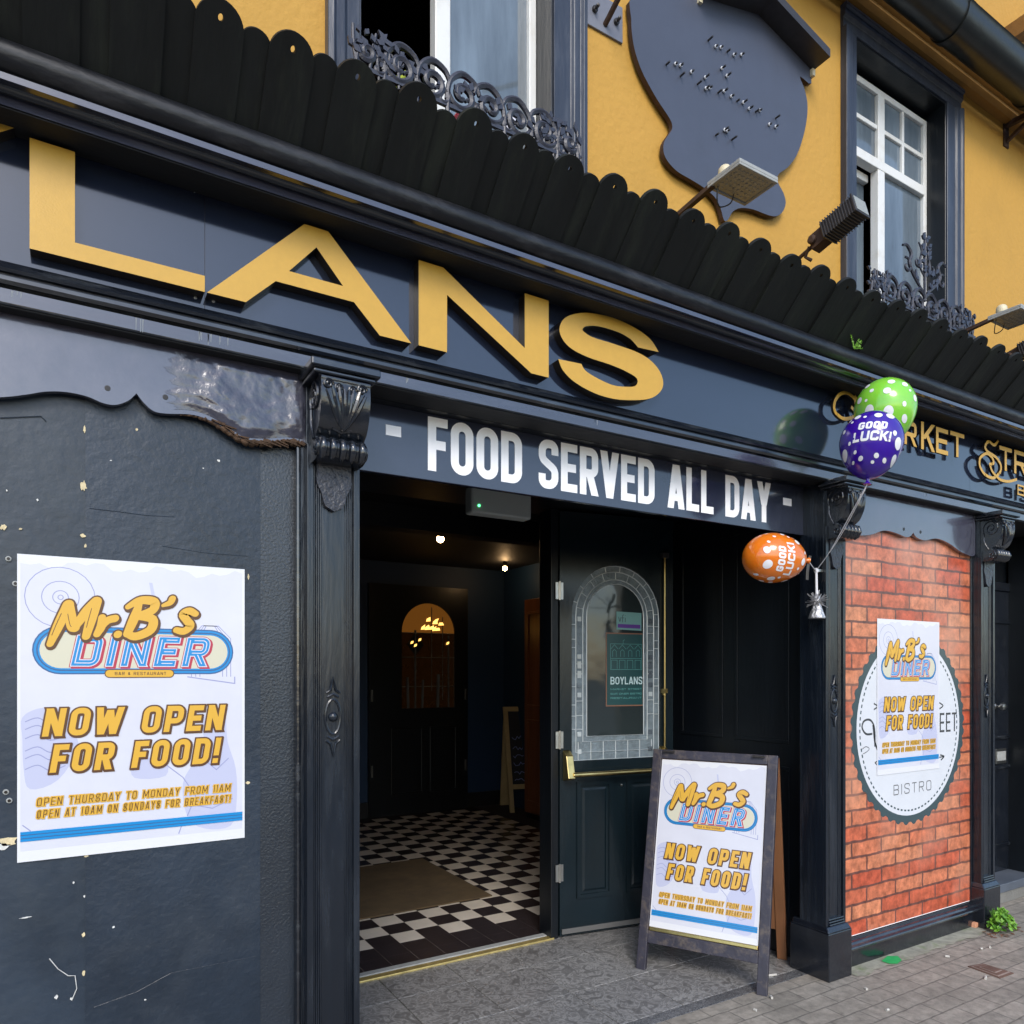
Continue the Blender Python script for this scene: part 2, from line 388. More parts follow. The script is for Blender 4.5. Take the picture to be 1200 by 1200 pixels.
# ------------------------------------------------------------------ poster print
P_PAPER = mat('poster paper', (.60, .61, .69), .22, var=.05, vscale=5, bump=.0012, bscale=4)
P_EDGE = mat('poster white', (.68, .69, .73), .25)
P_TINT = mat('poster lavender ink', (.475, .495, .655), .25)
P_LINE = mat('poster lilac line', (.30, .32, .52), .25)
P_YEL = mat('poster yellow ink', (.66, .38, .05), .25)
P_BRN = mat('poster brown ink', (.10, .045, .02), .3)
P_BLUE = mat('poster blue ink', (.012, .23, .55), .25)
P_NAVY = mat('poster navy ink', (.03, .10, .25), .3)
P_CRM = mat('poster cream ink', (.58, .56, .44), .25)
P_RED = mat('poster red ink', (.42, .035, .07), .3)
P_PINK = mat('poster pale ink', (.62, .61, .68), .25)
def script_strokes():
    M_ = [[(.00,-.22,.050),(.05,.25,.075),(.115,.80,.080)], [(.115,.80,.075),(.20,.28,.080),(.235,.20,.07)], [(.235,.22,.060),(.33,.62,.078),(.42,.90,.080)], [(.42,.90,.080),(.40,.45,.078),(.38,-.02,.060)]]
    r_ = [[(.52,.48,.055),(.53,.25,.068),(.50,.04,.055)], [(.53,.22,.055),(.59,.40,.060),(.67,.46,.062)], ]
    dot = [[(.735,.03,.062),(.745,.035,.062)]]
    B_ = [[(.93,.95,.045),(.90,.50,.075),(.85,.05,.062)], [(.80,.78,.045),(.93,.96,.065),(1.10,.93,.072),(1.10,.70,.07),(.93,.53,.06)], [(.95,.53,.06),(1.12,.45,.07),(1.12,.16,.075),(.96,-.02,.068),(.85,.05,.055)]]
    ap = [[(1.27,1.03,.055),(1.25,.92,.050),(1.22,.84,.03)]]
    s_ = [[(1.54,.62,.052),(1.45,.70,.062),(1.38,.60,.064),(1.44,.44,.064),(1.50,.28,.066),(1.43,.13,.062),(1.33,.16,.05)]]
    return [[(x*2.02+(.10 if x > 1.22 else 0)+(.12 if x > 1.3 else 0), y, r*1.62) for x, y, r in st] for st in M_+r_+dot+B_+ap+s_]
def poster_art(mb, M, w, h, torn=True, mono=False):
    mb.poly([[(0,0),(w,0),(w,h),(0,h)]], M, -.0008, 0, P_EDGE)
    D = .00007
    b = .012*w
    n = 26; top = [(w-b-(w-2*b)*k/n, h*.965+ (h*.018*(.5+.5*math.sin(k*1.9)+.6*math.sin(k*.7+1)) if torn else 0)) for k in range(n+1)]
    top = [(x, min(y, h-b)) for x, y in top]
    mb.poly([[(b,h*.035),(w-b,h*.035)]+top], M, None, D, P_PAPER)
    # faint drawings: a record, a burger, a jukebox, a waiter
    for r in (.135, .072, .030, .010): line2(mb, M, disc(w*.17, h*.865, w*r*1.05), w*.004, D*2, P_LINE, True)
    mb.poly([[(w*.545,h*.93),(w*.56,h*.93),(w*.60,h*.77),(w*.585,h*.77)]], M, None, D*2, P_TINT)
    for g in (0, .02, .04): line2(mb, M, [(w*(.74+g),h*.60),(w*(.74+g),h*.74),(w*(.79+g*.5),h*.785),(w*(.87-g*.5),h*.785),(w*(.93-g),h*.74),(w*(.93-g),h*.60)], w*.004, D*2, P_LINE)
    line2(mb, M, [(w*.72,h*.60),(w*.95,h*.575),(w*.95,h*.60)], w*.006, D*2, P_LINE)
    mb.poly([smooth_closed([(w*.02,h*.40),(w*.02,h*.47),(w*.10,h*.50),(w*.20,h*.485),(w*.22,h*.43),(w*.24,h*.36),(w*.16,h*.26),(w*.05,h*.235),(w*.025,h*.30)], 4)], M, None, D*2, P_TINT)
    for yy in (.30, .335, .36, .40, .43, .455): line2(mb, M, smooth([(w*.03,h*yy,0),(w*.08,h*(yy+.012),0),(w*.13,h*(yy-.008),0),(w*.19,h*(yy+.006),0)], 5), w*.005, D*3, P_LINE)
    mb.poly([smooth_closed([(w*.72,h*.10),(w*.70,h*.22),(w*.76,h*.30),(w*.80,h*.36),(w*.79,h*.43),(w*.84,h*.485),(w*.90,h*.46),(w*.915,h*.36),(w*.955,h*.26),(w*.96,h*.14),(w*.93,h*.05),(w*.80,h*.05)], 4)], M, None, D*2, P_TINT)
    mb.poly([smooth_closed([(w*.48,h*.25),(w*.48,h*.31),(w*.61,h*.31),(w*.62,h*.25)], 4)], M, None, D*2.2, P_TINT)
    for pts in ([(.62,.29),(.70,.24),(.76,.17),(.72,.10)], [(.80,.30),(.86,.26),(.92,.30)], [(.74,.14),(.84,.12),(.94,.15)], [(.02,.12),(.05,.10),(.05,.07)], [(.70,.08),(.68,.04)]):
        line2(mb, M, [(w*a, h*c) for a, c in pts], w*.005, D*3, P_LINE)
    # the pill
    y0, y1 = h*.615, h*.765; x0, x1 = w*.065, w*.935
    mb.poly([capsule(x0, x1, y0, y1, w*.008)], M, None, D*4, P_NAVY)
    mb.poly([capsule(x0, x1, y0, y1, w*.002)], M, None, D*5, P_BLUE)
    mb.poly([capsule(x0, x1, y0, y1, -w*.008)], M, None, D*6, P_NAVY)
    mb.poly([capsule(x0, x1, y0, y1, -w*.014)], M, None, D*7, P_BLUE if not mono else P_CRM)
    mb.poly([capsule(x0, x1, y0, y1, -w*.021)], M, None, D*8, P_CRM)
    hh = h*.098
    text(mb, 'DINER', M, w*.215, w*.83, h*.640, h*.640+hh, [(.075, D*9, P_RED, w*.008, -w*.006), (.075, D*11, P_RED), (.050, D*13, P_PINK), (.018, D*15, P_BLUE), (-.062, D*17, P_PINK)], T=.155, RR=.16, gap=.30, slant=.20)
    mb.poly([capsule(w*.355, w*.655, h*.600, h*.624, w*.004)], M, None, D*18, P_BRN)
    mb.poly([capsule(w*.355, w*.655, h*.600, h*.624, 0)], M, None, D*19, P_YEL)
    text(mb, 'BAR & RESTAURANT', M, w*.395, w*.622, h*.6065, h*.6175, [(0, D*21, P_BRN)], T=.16, RR=.1, gap=.25)
    sx = w*.135; sy = h*.738; hs = h*.128
    tr = lambda q: (sx+q[0]*hs+q[1]*.03*w, sy+q[1]*hs+q[0]*.004*w)
    trs = lambda q: (tr(q)[0]+.004*w, tr(q)[1]-.008*w)
    brush(mb, script_strokes(), trs, M, D*22, P_BRN, .040)
    brush(mb, script_strokes(), tr, M, D*26, P_BRN, .040)
    brush(mb, script_strokes(), tr, M, D*30, P_YEL, .0)
    for st in script_strokes():
        if len(st) > 2 and (st[0][1] > .5 and st[0][0] < 1.0 or st[0][0] < .2): line2(mb, M, [tr((p[0]-p[2]*.45, p[1]+.02)) for p in smooth([q for q in st], 4)[2:-2]], w*.0026, D*36, P_BRN)
    # now open
    for word, xa, xb, ya in (('NOW OPEN', .095, .905, .405), ('FOR FOOD!', .125, .885, .285)):
        hh = h*.092
        text(mb, word, M, w*xa, w*xb, h*ya, h*ya+hh, [(.060, D*24, P_BRN, w*.003, -w*.004), (.055, D*26, P_BRN), (0, D*32, P_YEL)], T=.20, RR=.17, gap=.17, slant=.16)
    for word, xa, xb, ya in (('OPEN THURSDAY TO MONDAY FROM 11AM', .075, .93, .178), ('OPEN AT 10AM ON SUNDAYS FOR BREAKFAST!', .075, .93, .138)):
        hh = h*.026
        text(mb, word, M, w*xa, w*xb, h*ya, h*ya+hh, [(.14, D*24, P_YEL), (0, D*30, P_BRN)], T=.085, RR=.16, gap=.26, slant=.12)
    mb.poly([[(w*.012,h*.066),(w*.988,h*.066),(w*.988,h*.098),(w*.012,h*.098)]], M, None, D*24, P_BLUE)
    for yy in (.076, .087): line2(mb, M, [(w*.012,h*yy),(w*.988,h*yy)], h*.0028, D*26, P_NAVY)
    return mb

# ================================================================== SETTING
XA, XB = -3.2, 9.0                                   # the facade runs past both edges of the picture
def brick_mat(name, c1, c2, mortar, sx, sy, msize, rough, bump, coord='Object', dist=.0, var=.3, vsc=8, off=.5, plane='XY', dirt=None):
    m = bpy.data.materials.new(name); m.use_nodes = True; n = m.node_tree.nodes; L = m.node_tree.links; p = n['Principled BSDF']
    tc = n.new('ShaderNodeTexCoord'); sp = n.new('ShaderNodeSeparateXYZ'); cb = n.new('ShaderNodeCombineXYZ')
    nz = n.new('ShaderNodeTexNoise'); nz.inputs['Scale'].default_value = 14; nz.inputs['Detail'].default_value = 5
    L.new(tc.outputs[coord], nz.inputs['Vector'])
    vm = n.new('ShaderNodeVectorMath'); vm.operation = 'MULTIPLY_ADD'; vm.inputs[1].default_value = (dist,)*3
    L.new(nz.outputs['Color'], vm.inputs[0]); L.new(tc.outputs[coord], vm.inputs[2])
    L.new(vm.outputs[0], sp.inputs[0]); L.new(sp.outputs[0], cb.inputs[0]); L.new(sp.outputs[1 if plane == 'XY' else 2], cb.inputs[1])
    b = n.new('ShaderNodeTexBrick'); b.offset = off; b.inputs['Scale'].default_value = 1
    b.inputs['Brick Width'].default_value = sx; b.inputs['Row Height'].default_value = sy; b.inputs['Mortar Size'].default_value = msize
    b.inputs['Mortar Smooth'].default_value = .3; b.inputs['Bias'].default_value = 0
    b.inputs['Color1'].default_value = (*c1, 1); b.inputs['Color2'].default_value = (*c2, 1); b.inputs['Mortar'].default_value = (*mortar, 1)
    L.new(cb.outputs[0], b.inputs['Vector'])
    t = n.new('ShaderNodeTexNoise'); t.inputs['Scale'].default_value = vsc; t.inputs['Detail'].default_value = 8; t.inputs['Roughness'].default_value = .7
    L.new(tc.outputs[coord], t.inputs['Vector'])
    r = n.new('ShaderNodeMapRange'); r.inputs['From Min'].default_value = .3; r.inputs['From Max'].default_value = .7; r.inputs['To Min'].default_value = 1-var; r.inputs['To Max'].default_value = 1+var
    L.new(t.outputs[0], r.inputs['Value'])
    mx = n.new('ShaderNodeMix'); mx.data_type = 'RGBA'; mx.blend_type = 'MULTIPLY'; mx.inputs[0].default_value = 1
    L.new(b.outputs['Color'], mx.inputs[6]); L.new(r.outputs[0], mx.inputs[7]); out = mx.outputs[2]
    if dirt:
        t2 = n.new('ShaderNodeTexNoise'); t2.inputs['Scale'].default_value = 1.7; t2.inputs['Detail'].default_value = 7; L.new(tc.outputs[coord], t2.inputs['Vector'])
        r2 = n.new('ShaderNodeMapRange'); r2.inputs['From Min'].default_value = .48; r2.inputs['From Max'].default_value = .68; r2.inputs['To Max'].default_value = .6; L.new(t2.outputs[0], r2.inputs['Value'])
        m2 = n.new('ShaderNodeMix'); m2.data_type = 'RGBA'; L.new(r2.outputs[0], m2.inputs[0]); L.new(out, m2.inputs[6]); m2.inputs[7].default_value = (*dirt, 1); out = m2.outputs[2]
    L.new(out, p.inputs['Base Color']); p.inputs['Roughness'].default_value = rough
    if bump:
        bp = n.new('ShaderNodeBump'); bp.inputs['Distance'].default_value = bump; bp.invert = True
        ad = n.new('ShaderNodeMath'); ad.operation = 'MULTIPLY_ADD'; ad.inputs[1].default_value = -.5
        t3 = n.new('ShaderNodeTexNoise'); t3.inputs['Scale'].default_value = 160; t3.inputs['Detail'].default_value = 3; L.new(tc.outputs[coord], t3.inputs['Vector'])
        L.new(t3.outputs[0], ad.inputs[0]); L.new(b.outputs['Fac'], ad.inputs[2])
        L.new(ad.outputs[0], bp.inputs['Height']); L.new(bp.outputs[0], p.inputs['Normal'])
    return m
M_PAVE = brick_mat('grey brown block paving', (.31, .275, .23), (.24, .215, .18), (.17, .153, .13), .20, .10, .0035, .8, .004, dist=.012, var=.38, vsc=20, dirt=(.145, .132, .11))
M_ASPH = mat('asphalt', (.05, .05, .05), .85, bump=.004, bscale=120, var=.2)
M_GROUT = mat('grout', (.07, .068, .065), .9)
# swirled grey tile of the entrance porch
def swirl(name, c1, c2, sc):
    m = mat(name, c1, .32, bump=.0012, bscale=30); n = m.node_tree.nodes; L = m.node_tree.links; p = n['Principled BSDF']
    tc = n.new('ShaderNodeTexCoord'); t = n.new('ShaderNodeTexNoise'); t.inputs['Scale'].default_value = sc; t.inputs['Detail'].default_value = 3; t.inputs['Distortion'].default_value = 2.2
    L.new(tc.outputs['Object'], t.inputs['Vector'])
    cr = n.new('ShaderNodeValToRGB'); e = cr.color_ramp.elements
    e[0].position = .36; e[0].color = (*[c*.75 for c in c1], 1); e[1].position = .66; e[1].color = (*c1, 1)
    for ps, cc in ((.46, c1), (.505, c2), (.54, c2), (.585, c1)):
        x = cr.color_ramp.elements.new(ps); x.color = (*cc, 1)
    L.new(t.outputs[0], cr.inputs[0]); L.new(cr.outputs[0], p.inputs['Base Color'])
    return m
M_TILE = swirl('grey swirl porch tile', (.185, .18, .174), (.30, .293, .282), 14)
M_TILE2 = swirl('grey swirl porch tile darker', (.165, .161, .157), (.27, .264, .256), 15)
M_STRIP = swirl('dark mosaic strip', (.06, .062, .066), (.22, .22, .22), 55)
M_TWHITE = mat('ivory floor tile', (.62, .56, .48), .3, var=.12, vscale=9, bump=.0006, bscale=30)
M_TBLACK = mat('dark plum floor tile', (.028, .022, .024), .25, var=.25, vscale=9, bump=.0006, bscale=30)
M_MAT = mat('brown coir mat', (.10, .066, .03), .95, bump=.006, bscale=220, var=.35, vscale=5, dirt=(.05, .035, .02), dscale=6)
M_CARPET = mat('dark hall carpet', (.02, .016, .018), .95, bump=.003, bscale=150)

PY0 = 2.37                                            # where the paving meets the porch tiles / shopfront
g = MB(); g.box(-120, 120, -120, 40, -.6, -.12, M_ASPH); tag(g.build('road'), kind='structure')
g = MB(); g.box(-60, 60, -1.6, PY0, -.4, 0, M_PAVE)
g.box(-60, .70, PY0, 2.6, -.4, 0, M_PAVE); g.box(3.3, 60, PY0, 2.9, -.4, 0, M_PAVE)
tag(g.build('pavement', bevel=0), kind='structure')
# porch tiles
PX0, PX1, PYB = .70, 3.3, 3.445
g = MB(); g.box(PX0, PX1, PY0, PYB, -.3, -.004, M_GROUT)
ts = .36; yy = PY0+.07
g.box(PX0, PX1, PY0+.003, PY0+.066, -.02, 0, M_STRIP)
while yy < PYB:
    xx = PX0-.13
    while xx < PX1:
        x0, x1 = max(xx, PX0), min(xx+ts-.004, PX1)
        if x1-x0 > .01: g.box(x0, x1, yy, min(yy+ts-.004, PYB-.002), -.02, rnd.uniform(0, .0012), rnd.choice([M_TILE, M_TILE, M_TILE2]))
        xx += ts
    yy += ts
tag(g.build('porch_floor', bevel=.0015, seg=1), kind='structure')
# checkered hall floor
HX0, HX1, HY0, HY1 = .35, 4.25, 3.50, 7.25
g = MB(); g.box(HX0-.2, HX1+.2, HY0, HY1+.1, -.3, -.0015, mat('pale grout', (.22, .20, .18), .9))
ts = .152; ix = 0; xx = HX0
while xx < 3.72:
    iy = 0; yy = HY0+.004
    while yy < HY1:
        wht = (ix+iy) % 2 == 0 and iy >= 2 and yy < HY1-.2
        g.box(xx, xx+ts-.003, yy, yy+ts-.003, -.02, rnd.uniform(.0, .0008), M_TWHITE if wht else M_TBLACK)
        yy += ts; iy += 1
    xx += ts; ix += 1
g.box(xx, HX1+.2, HY0, HY1, -.02, .002, M_CARPET)
tag(g.build('hall_floor'), kind='structure')

# ================================================================== THE BUILDING
bld = empty('pub_building', (2.0, 2.40, 0), 'yellow and black two storey pub with carved shopfront and wide open doorway', 'building')
def wall_holes(mb, x0, x1, z0, z1, Y, dep, holes, m, mr=None):
    xs = sorted({x0, x1, *[h[0] for h in holes], *[h[1] for h in holes]}); zs = sorted({z0, z1, *[h[2] for h in holes], *[h[3] for h in holes]})
    for a, b in zip(xs, xs[1:]):
        for c, e in zip(zs, zs[1:]):
            cx, cz = (a+b)/2, (c+e)/2
            if any(h[0] < cx < h[1] and h[2] < cz < h[3] for h in holes): continue
            mb.add([(a, Y, c), (b, Y, c), (b, Y, e), (a, Y, e)], [(0,1,2,3)], m)
    for h in holes:
        a, b, c, e = h; q = mr or m
        mb.add([(a,Y,c),(b,Y,c),(b,Y+dep,c),(a,Y+dep,c)], [(0,1,2,3)], q); mb.add([(a,Y,e),(b,Y,e),(b,Y+dep,e),(a,Y+dep,e)], [(0,1,2,3)], q)
        mb.add([(a,Y,c),(a,Y,e),(a,Y+dep,e),(a,Y+dep,c)], [(0,1,2,3)], q); mb.add([(b,Y,c),(b,Y,e),(b,Y+dep,e),(b,Y+dep,c)], [(0,1,2,3)], q)
UW = 2.42
WINS = [(.8415, 1.64), (3.587, 4.463)]; WZ0, WZ1 = 3.25, 4.89
g = MB(); wall_holes(g, XA, XB, 2.9, 8.0, UW, .3, [(a, b, WZ0, WZ1) for a, b in WINS], M_YEL, M_DARK)
g.build('upper_wall', bld, fix=False)
# eaves, gutter, gable verge
g = MB(); g.extr([(UW, 5.03), (2.375, 5.035), (2.355, 5.06), (2.36, 5.085), (2.33, 5.09), (2.31, 5.11), (2.31, 5.16), (UW, 5.16)], XA, XB, M_EAVE)
g.build('eaves_moulding', bld, smooth=40)
prof = [(2.20+.105*math.cos(a), 5.075+.115*math.sin(a)) for a in [math.pi+math.pi*k/14 for k in range(15)]]
prof = [(2.085, 5.085)]+prof+[(2.315, 5.085)]
g = MB(); g.extr(prof, XA, XB, M_PIPE)
for x in (3.2, 4.1, 5.0, 5.9): g.extr([(y-(.006 if y < 2.2 else -.003), z-.008) for y, z in prof], x, x+.045, M_PIPE)
g.build('gutter', bld, smooth=50)
g = MB(); g.hexa([(4.9,2.12,5.35),(4.9,2.12,5.45),(4.9,UW,5.35),(4.9,UW,5.45),(8.0,2.12,7.35),(8.0,2.12,7.45),(8.0,UW,7.35),(8.0,UW,7.45)], M_EAVE)
g.ms = [mat('shaded ochre soffit', (.20, .095, .016), .7, bump=.003, bscale=30, var=.2)]; g.build('gable_verge', bld)  # darker ochre puts the shade under the overhang into the colour
for x in (3.75, 4.02):   # little fixing under the eaves
    pass
# upper windows
def window(x0, x1, dark_left):
    fr = MB(); fw = .115; Y = UW-.03
    fr.extr([(UW, WZ1+.12), (Y-.008, WZ1+.12), (Y-.012, WZ1+.10), (Y, WZ1+.09), (Y, WZ1+.06), (Y+.012, WZ1+.05), (Y+.012, WZ1), (UW, WZ1)], x0-fw, x1+fw+.035, M_FRAMEB)
    for a, b, s_ in ((x0-fw, x0, 1), (x1, x1+fw+.035, -1)):
        o = a if s_ == 1 else b; i = b if s_ == 1 else a
        pr = [(o, UW), (o, Y-.008), (o+s_*.02, Y-.012), (o+s_*.03, Y), (o+s_*.06, Y), (o+s_*.07, Y+.012), (i, Y+.012), (i, UW)]
        n = len(pr); vs = [(x, y, WZ0-.1) for x, y in pr]+[(x, y, WZ1-.001) for x, y in pr]
        fr.add(vs, [(k, (k+1) % n, n+(k+1) % n, n+k) for k in range(n)], M_FRAMEB)
    # linings of the reveal
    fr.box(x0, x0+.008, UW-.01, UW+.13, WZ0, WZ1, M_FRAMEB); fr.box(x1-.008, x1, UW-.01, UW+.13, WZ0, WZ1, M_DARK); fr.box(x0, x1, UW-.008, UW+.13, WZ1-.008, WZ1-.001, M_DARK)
    wn = fr.build('window', bld, bevel=.002, seg=1)
    Ys = UW+.10; W = x1-x0; zt = WZ1-.045; zr = WZ1-.455
    sf = MB(); xm = x0+.46*W; x2 = x0+.715*W
    st = .034
    def rail(a, b, c, e, y=Ys, t=.04): sf.box(a, b, y, y+t, c, e, M_UPVC)
    rail(x0+.008, x0+.008+st, zr, zt); rail(x1-.008-st, x1-.008, WZ0, zt)
    rail(x0+.008+st, x1-.008-st, zt-st, zt); rail(x0+.008+st, x1-.008-st, zr-.055, zr, Ys-.006, .05)
    rail(xm-.032, xm+.032, WZ0, zt-st, Ys-.003, .05)
    zc = (zr+zt-st)/2
    for a, b in ((x0+.008+st, xm-.032), (xm+.032, x2-.011), (x2+.011, x1-.008-st)): rail(a, b, zc-.013, zc+.013, Ys+.004, .03)
    rail(x2-.011, x2+.011, zr, zt-st, Ys+.002, .034)
    if not dark_left:
        rail(x0+.012, x0+.075, WZ0, zr-.1, Ys+.06, .05); rail(x0+.075, x0+.12, WZ0, zr-.1, Ys+.075, .03)
        rail(x0+.012, xm-.03, zr-.1, zr-.056, Ys+.06, .05)
    sf.build('sash', wn, bevel=.004)
    pn = MB()
    pn.box(x0+.03, x1-.03, Ys+.018, Ys+.022, zr, zt-.01, M_PANE); pn.box(xm, x1-.03, Ys+.02, Ys+.024, WZ0, zr-.003, M_PANE)
    if not dark_left: pn.box(x0+.05, xm-.03, Ys+.09, Ys+.094, WZ0, zr-.1, M_PANE)
    pn.build('pane', wn)
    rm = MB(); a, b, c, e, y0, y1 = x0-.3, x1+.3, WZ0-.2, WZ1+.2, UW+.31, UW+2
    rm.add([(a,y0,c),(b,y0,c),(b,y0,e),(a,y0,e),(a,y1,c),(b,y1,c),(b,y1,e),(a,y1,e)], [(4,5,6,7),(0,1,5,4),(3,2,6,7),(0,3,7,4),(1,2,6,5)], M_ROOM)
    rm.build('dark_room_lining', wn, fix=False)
    return wn
window(*WINS[0], True); window(*WINS[1], False)

# cornice
COR = [(UW, 2.985), (2.09, 2.985)]+[(2.098-.036*math.cos(a), 2.948+.036*math.sin(a)) for a in [R(80)-R(160)*k/12 for k in range(13)]]+\
      [(2.096, 2.908), (2.09, 2.906), (2.088, 2.890), (2.104, 2.888), (2.106, 2.884), (2.112, 2.893), (2.120, 2.894), (2.126, 2.888), (2.127, 2.884), (2.134, 2.884), (2.134, 2.888), (2.140, 2.888), (2.140, 2.862), (2.255, 2.872), (UW, 2.872)]
g = MB(); g.extr(COR, XA, XB, M_SHINY); g.extr([(2.1425, 2.8585), (2.1425, 2.8615), (2.2592, 2.8717), (2.2592, 2.8685)], XA, XB, M_SOFFIT)
for yb, z0, z1 in ((2.0868, 2.8895, 2.9055), (2.1388, 2.8625, 2.8875)): g.box(XA, XB, yb-.0008, yb+.002, z0, z1, M_BAND)
ng = [(2.098-.0372*math.cos(a), 2.948+.0372*math.sin(a)) for a in [R(84)-R(164)*k/14 for k in range(15)]]
g.extr(ng+[(2.11, 2.93), (2.11, 2.97)], XA, XB, M_NOSE); cornice = g.build('cornice', bld, smooth=35)
# fascia with panel joints
FY = 2.26
joint = [XZ(240, 200, FY)[0], XZ(1010, 500, FY)[0]-.02, XZ(1136, 540, FY)[0]]
xs = [XA]+joint+[XB]; g = MB()
for a, b in zip(xs, xs[1:]): g.box(a+.0008, b-.0008, FY, 2.36, 2.543, 2.871, M_FASCIA)
g.box(XA, XB, FY+.0015, 2.36, 2.544, 2.870, M_GOLDS)
for px, py in ((228, 224), (251, 229), (229, 349), (250, 353)):
    v = at(px, py, FY); g.lathe((v.x, FY, v.z), [(.0045, 0), (.0045, .0015), (.003, .003)], M_STEEL, 10, (0, -1, 0))
fascia = g.build('fascia', bld)
# architrave below the fascia
ARC = [(2.36, 2.43), (2.250, 2.43), (2.248, 2.434), (2.248, 2.470), (2.256, 2.472), (2.256, 2.477), (2.240, 2.478), (2.233, 2.486), (2.233, 2.496), (2.240, 2.503), (2.252, 2.504), (2.252, 2.509), (2.242, 2.511), (2.239, 2.519), (2.243, 2.528), (2.254, 2.534), (2.258, 2.5432), (2.36, 2.5432)]
g = MB(); g.extr(ARC, XA, XB, M_SHINY); g.box(XA, XB, 2.254, 2.3995, 2.4265, 2.4298, M_SOFFIT); g.box(XA, XB, 2.2472, 2.25, 2.435, 2.4695, M_BAND); arc_ = g.build('architrave', bld, smooth=35)
g = MB(); g.box(4.60, XB, 2.3605, 2.75, 2.431, 2.60, M_SOFFIT); g.box(XA, .66, 2.3605, 2.6, 2.4305, 2.6, M_SOFFIT); g.build('soffit', bld)

M_DRIP = mat('pale drip stain', (.17, .19, .21), .6)
g = MB(); rk = random.Random(12)
for px, py, ln in ((165, 352, .05), (238, 372, .03), (262, 378, .025), (245, 374, .045), (437, 436, .035), (480, 446, .02), (700, 500, .02), (1085, 575, .025), (20, 325, .02)):
    v = at(px, py, 2.2465)
    for k in range(3):
        x = v.x+rk.uniform(-.012, .012); l_ = min(ln*rk.uniform(.5, 1), .036); z1 = 2.470-rk.uniform(0, .003)
        g.poly([[(x-.0012, z1), (x-.0008, z1-l_), (x+.0008, z1-l_*.97), (x+.0012+rk.uniform(0, .002), z1)]], front(2.2470), -.0006, 0, M_DRIP)
g.build('drip_stain', arc_)
# raised gold letters of the name
LD0, LD1 = -.0395, 0       # letter face at y 2.22, back against the fascia
LY = 2.22
MF = front(LY)
def L2(pts): return [XZ(x, y, LY) for x, y in pts]
def letter(loops):
    q = MB(); q.poly(loops, MF, LD0, LD1, M_GOLD, M_GOLDS); q.build('letter', fascia, bevel=.0012, seg=1)
ZT, ZB = 2.853, 2.573
Lp = L2([(36,162.3),(88.3,175.7),(87.3,284),(240,323.3),(240,339.3),(33.3,290.7)])
xa, xb, xc = (Lp[0][0]+Lp[5][0])/2, (Lp[1][0]+Lp[2][0])/2, Lp[3][0]
letter([[(xa, ZB), (xc, ZB), (xc, Lp[3][1]), (xb, Lp[2][1]), (xb, ZT), (xa, ZT)]])
def zA(x, y): return (230+x/4.138, 240+y/4.138)
Ao = L2([zA(*p) for p in ((525,75),(640,112),(1043,672),(890,635),(765,472),(385,370),(240,468),(52,418))])
Ah = L2([zA(*p) for p in ((583,206),(450,320),(712,395))])
Ao = [(Ao[0][0], ZT), (Ao[1][0], ZT), (Ao[2][0], ZB), (Ao[3][0], ZB), (Ao[4][0], (Ao[4][1]+Ao[5][1])/2), (Ao[5][0], (Ao[4][1]+Ao[5][1])/2), (Ao[6][0], ZB), (Ao[7][0], ZB)]
zz = (Ah[1][1]+Ah[2][1])/2; letter([Ao, [Ah[0], (Ah[1][0], zz), (Ah[2][0], zz)]])
def zN(x, y): return (470+x/3.636, 280+y/3.636)
Np = L2([zN(*p) for p in ((75,85),(180,112),(527,465),(527,228),(629,258),(629,598),(555,580),(196,238),(196,488),(80,458))])
letter([[(Np[0][0], ZT), (Np[1][0], ZT), (Np[2][0], Np[2][1]), (Np[2][0], ZT), (Np[4][0], ZT), (Np[4][0], ZB), (Np[6][0], ZB), (Np[7][0], Np[7][1]), (Np[7][0], ZB), (Np[0][0], ZB)]])
So = [(1098,482),(1060,425),(990,375),(900,335),(800,315),(730,322),(690,345),(675,385),(690,430),(730,470),(800,505),(890,535),(960,565),(1005,595),(1000,625),(960,630),(900,622),(830,590),(785,560),(768,532),(670,512),(690,560),(740,610),(820,655),(900,680),(980,687),(1060,680),(1105,650),(1117,610),(1100,560),(1060,515),(1000,480),(900,445),(820,420),(785,400),(773,385),(790,372),(840,372),(920,395),(975,425),(1010,462)]
idx = {0, 19, 20, 40}
sm = []; n = len(So)
for i in range(n):
    p1 = So[i]; p2 = So[(i+1) % n]; p0 = So[i-1] if i not in idx else p1; p3 = So[(i+2) % n] if (i+1) % n not in idx else p2
    if i in idx and (i+1) % n in idx: sm.append(p1); continue
    for j in range(5):
        t = j/5; sm.append(tuple(.5*((2*b)+(-a+c)*t+(2*a-5*b+4*c-d_)*t*t+(-a+3*b-3*c+d_)*t**3) for a, b, c, d_ in zip(p0, p1, p2, p3)))
letter([L2([zN(*p) for p in sm])])
# the Y-tail before the L at the picture edge
letter([L2([(-60,128),(-20,138),(17,150),(0,155),(-40,168),(-80,150)])])
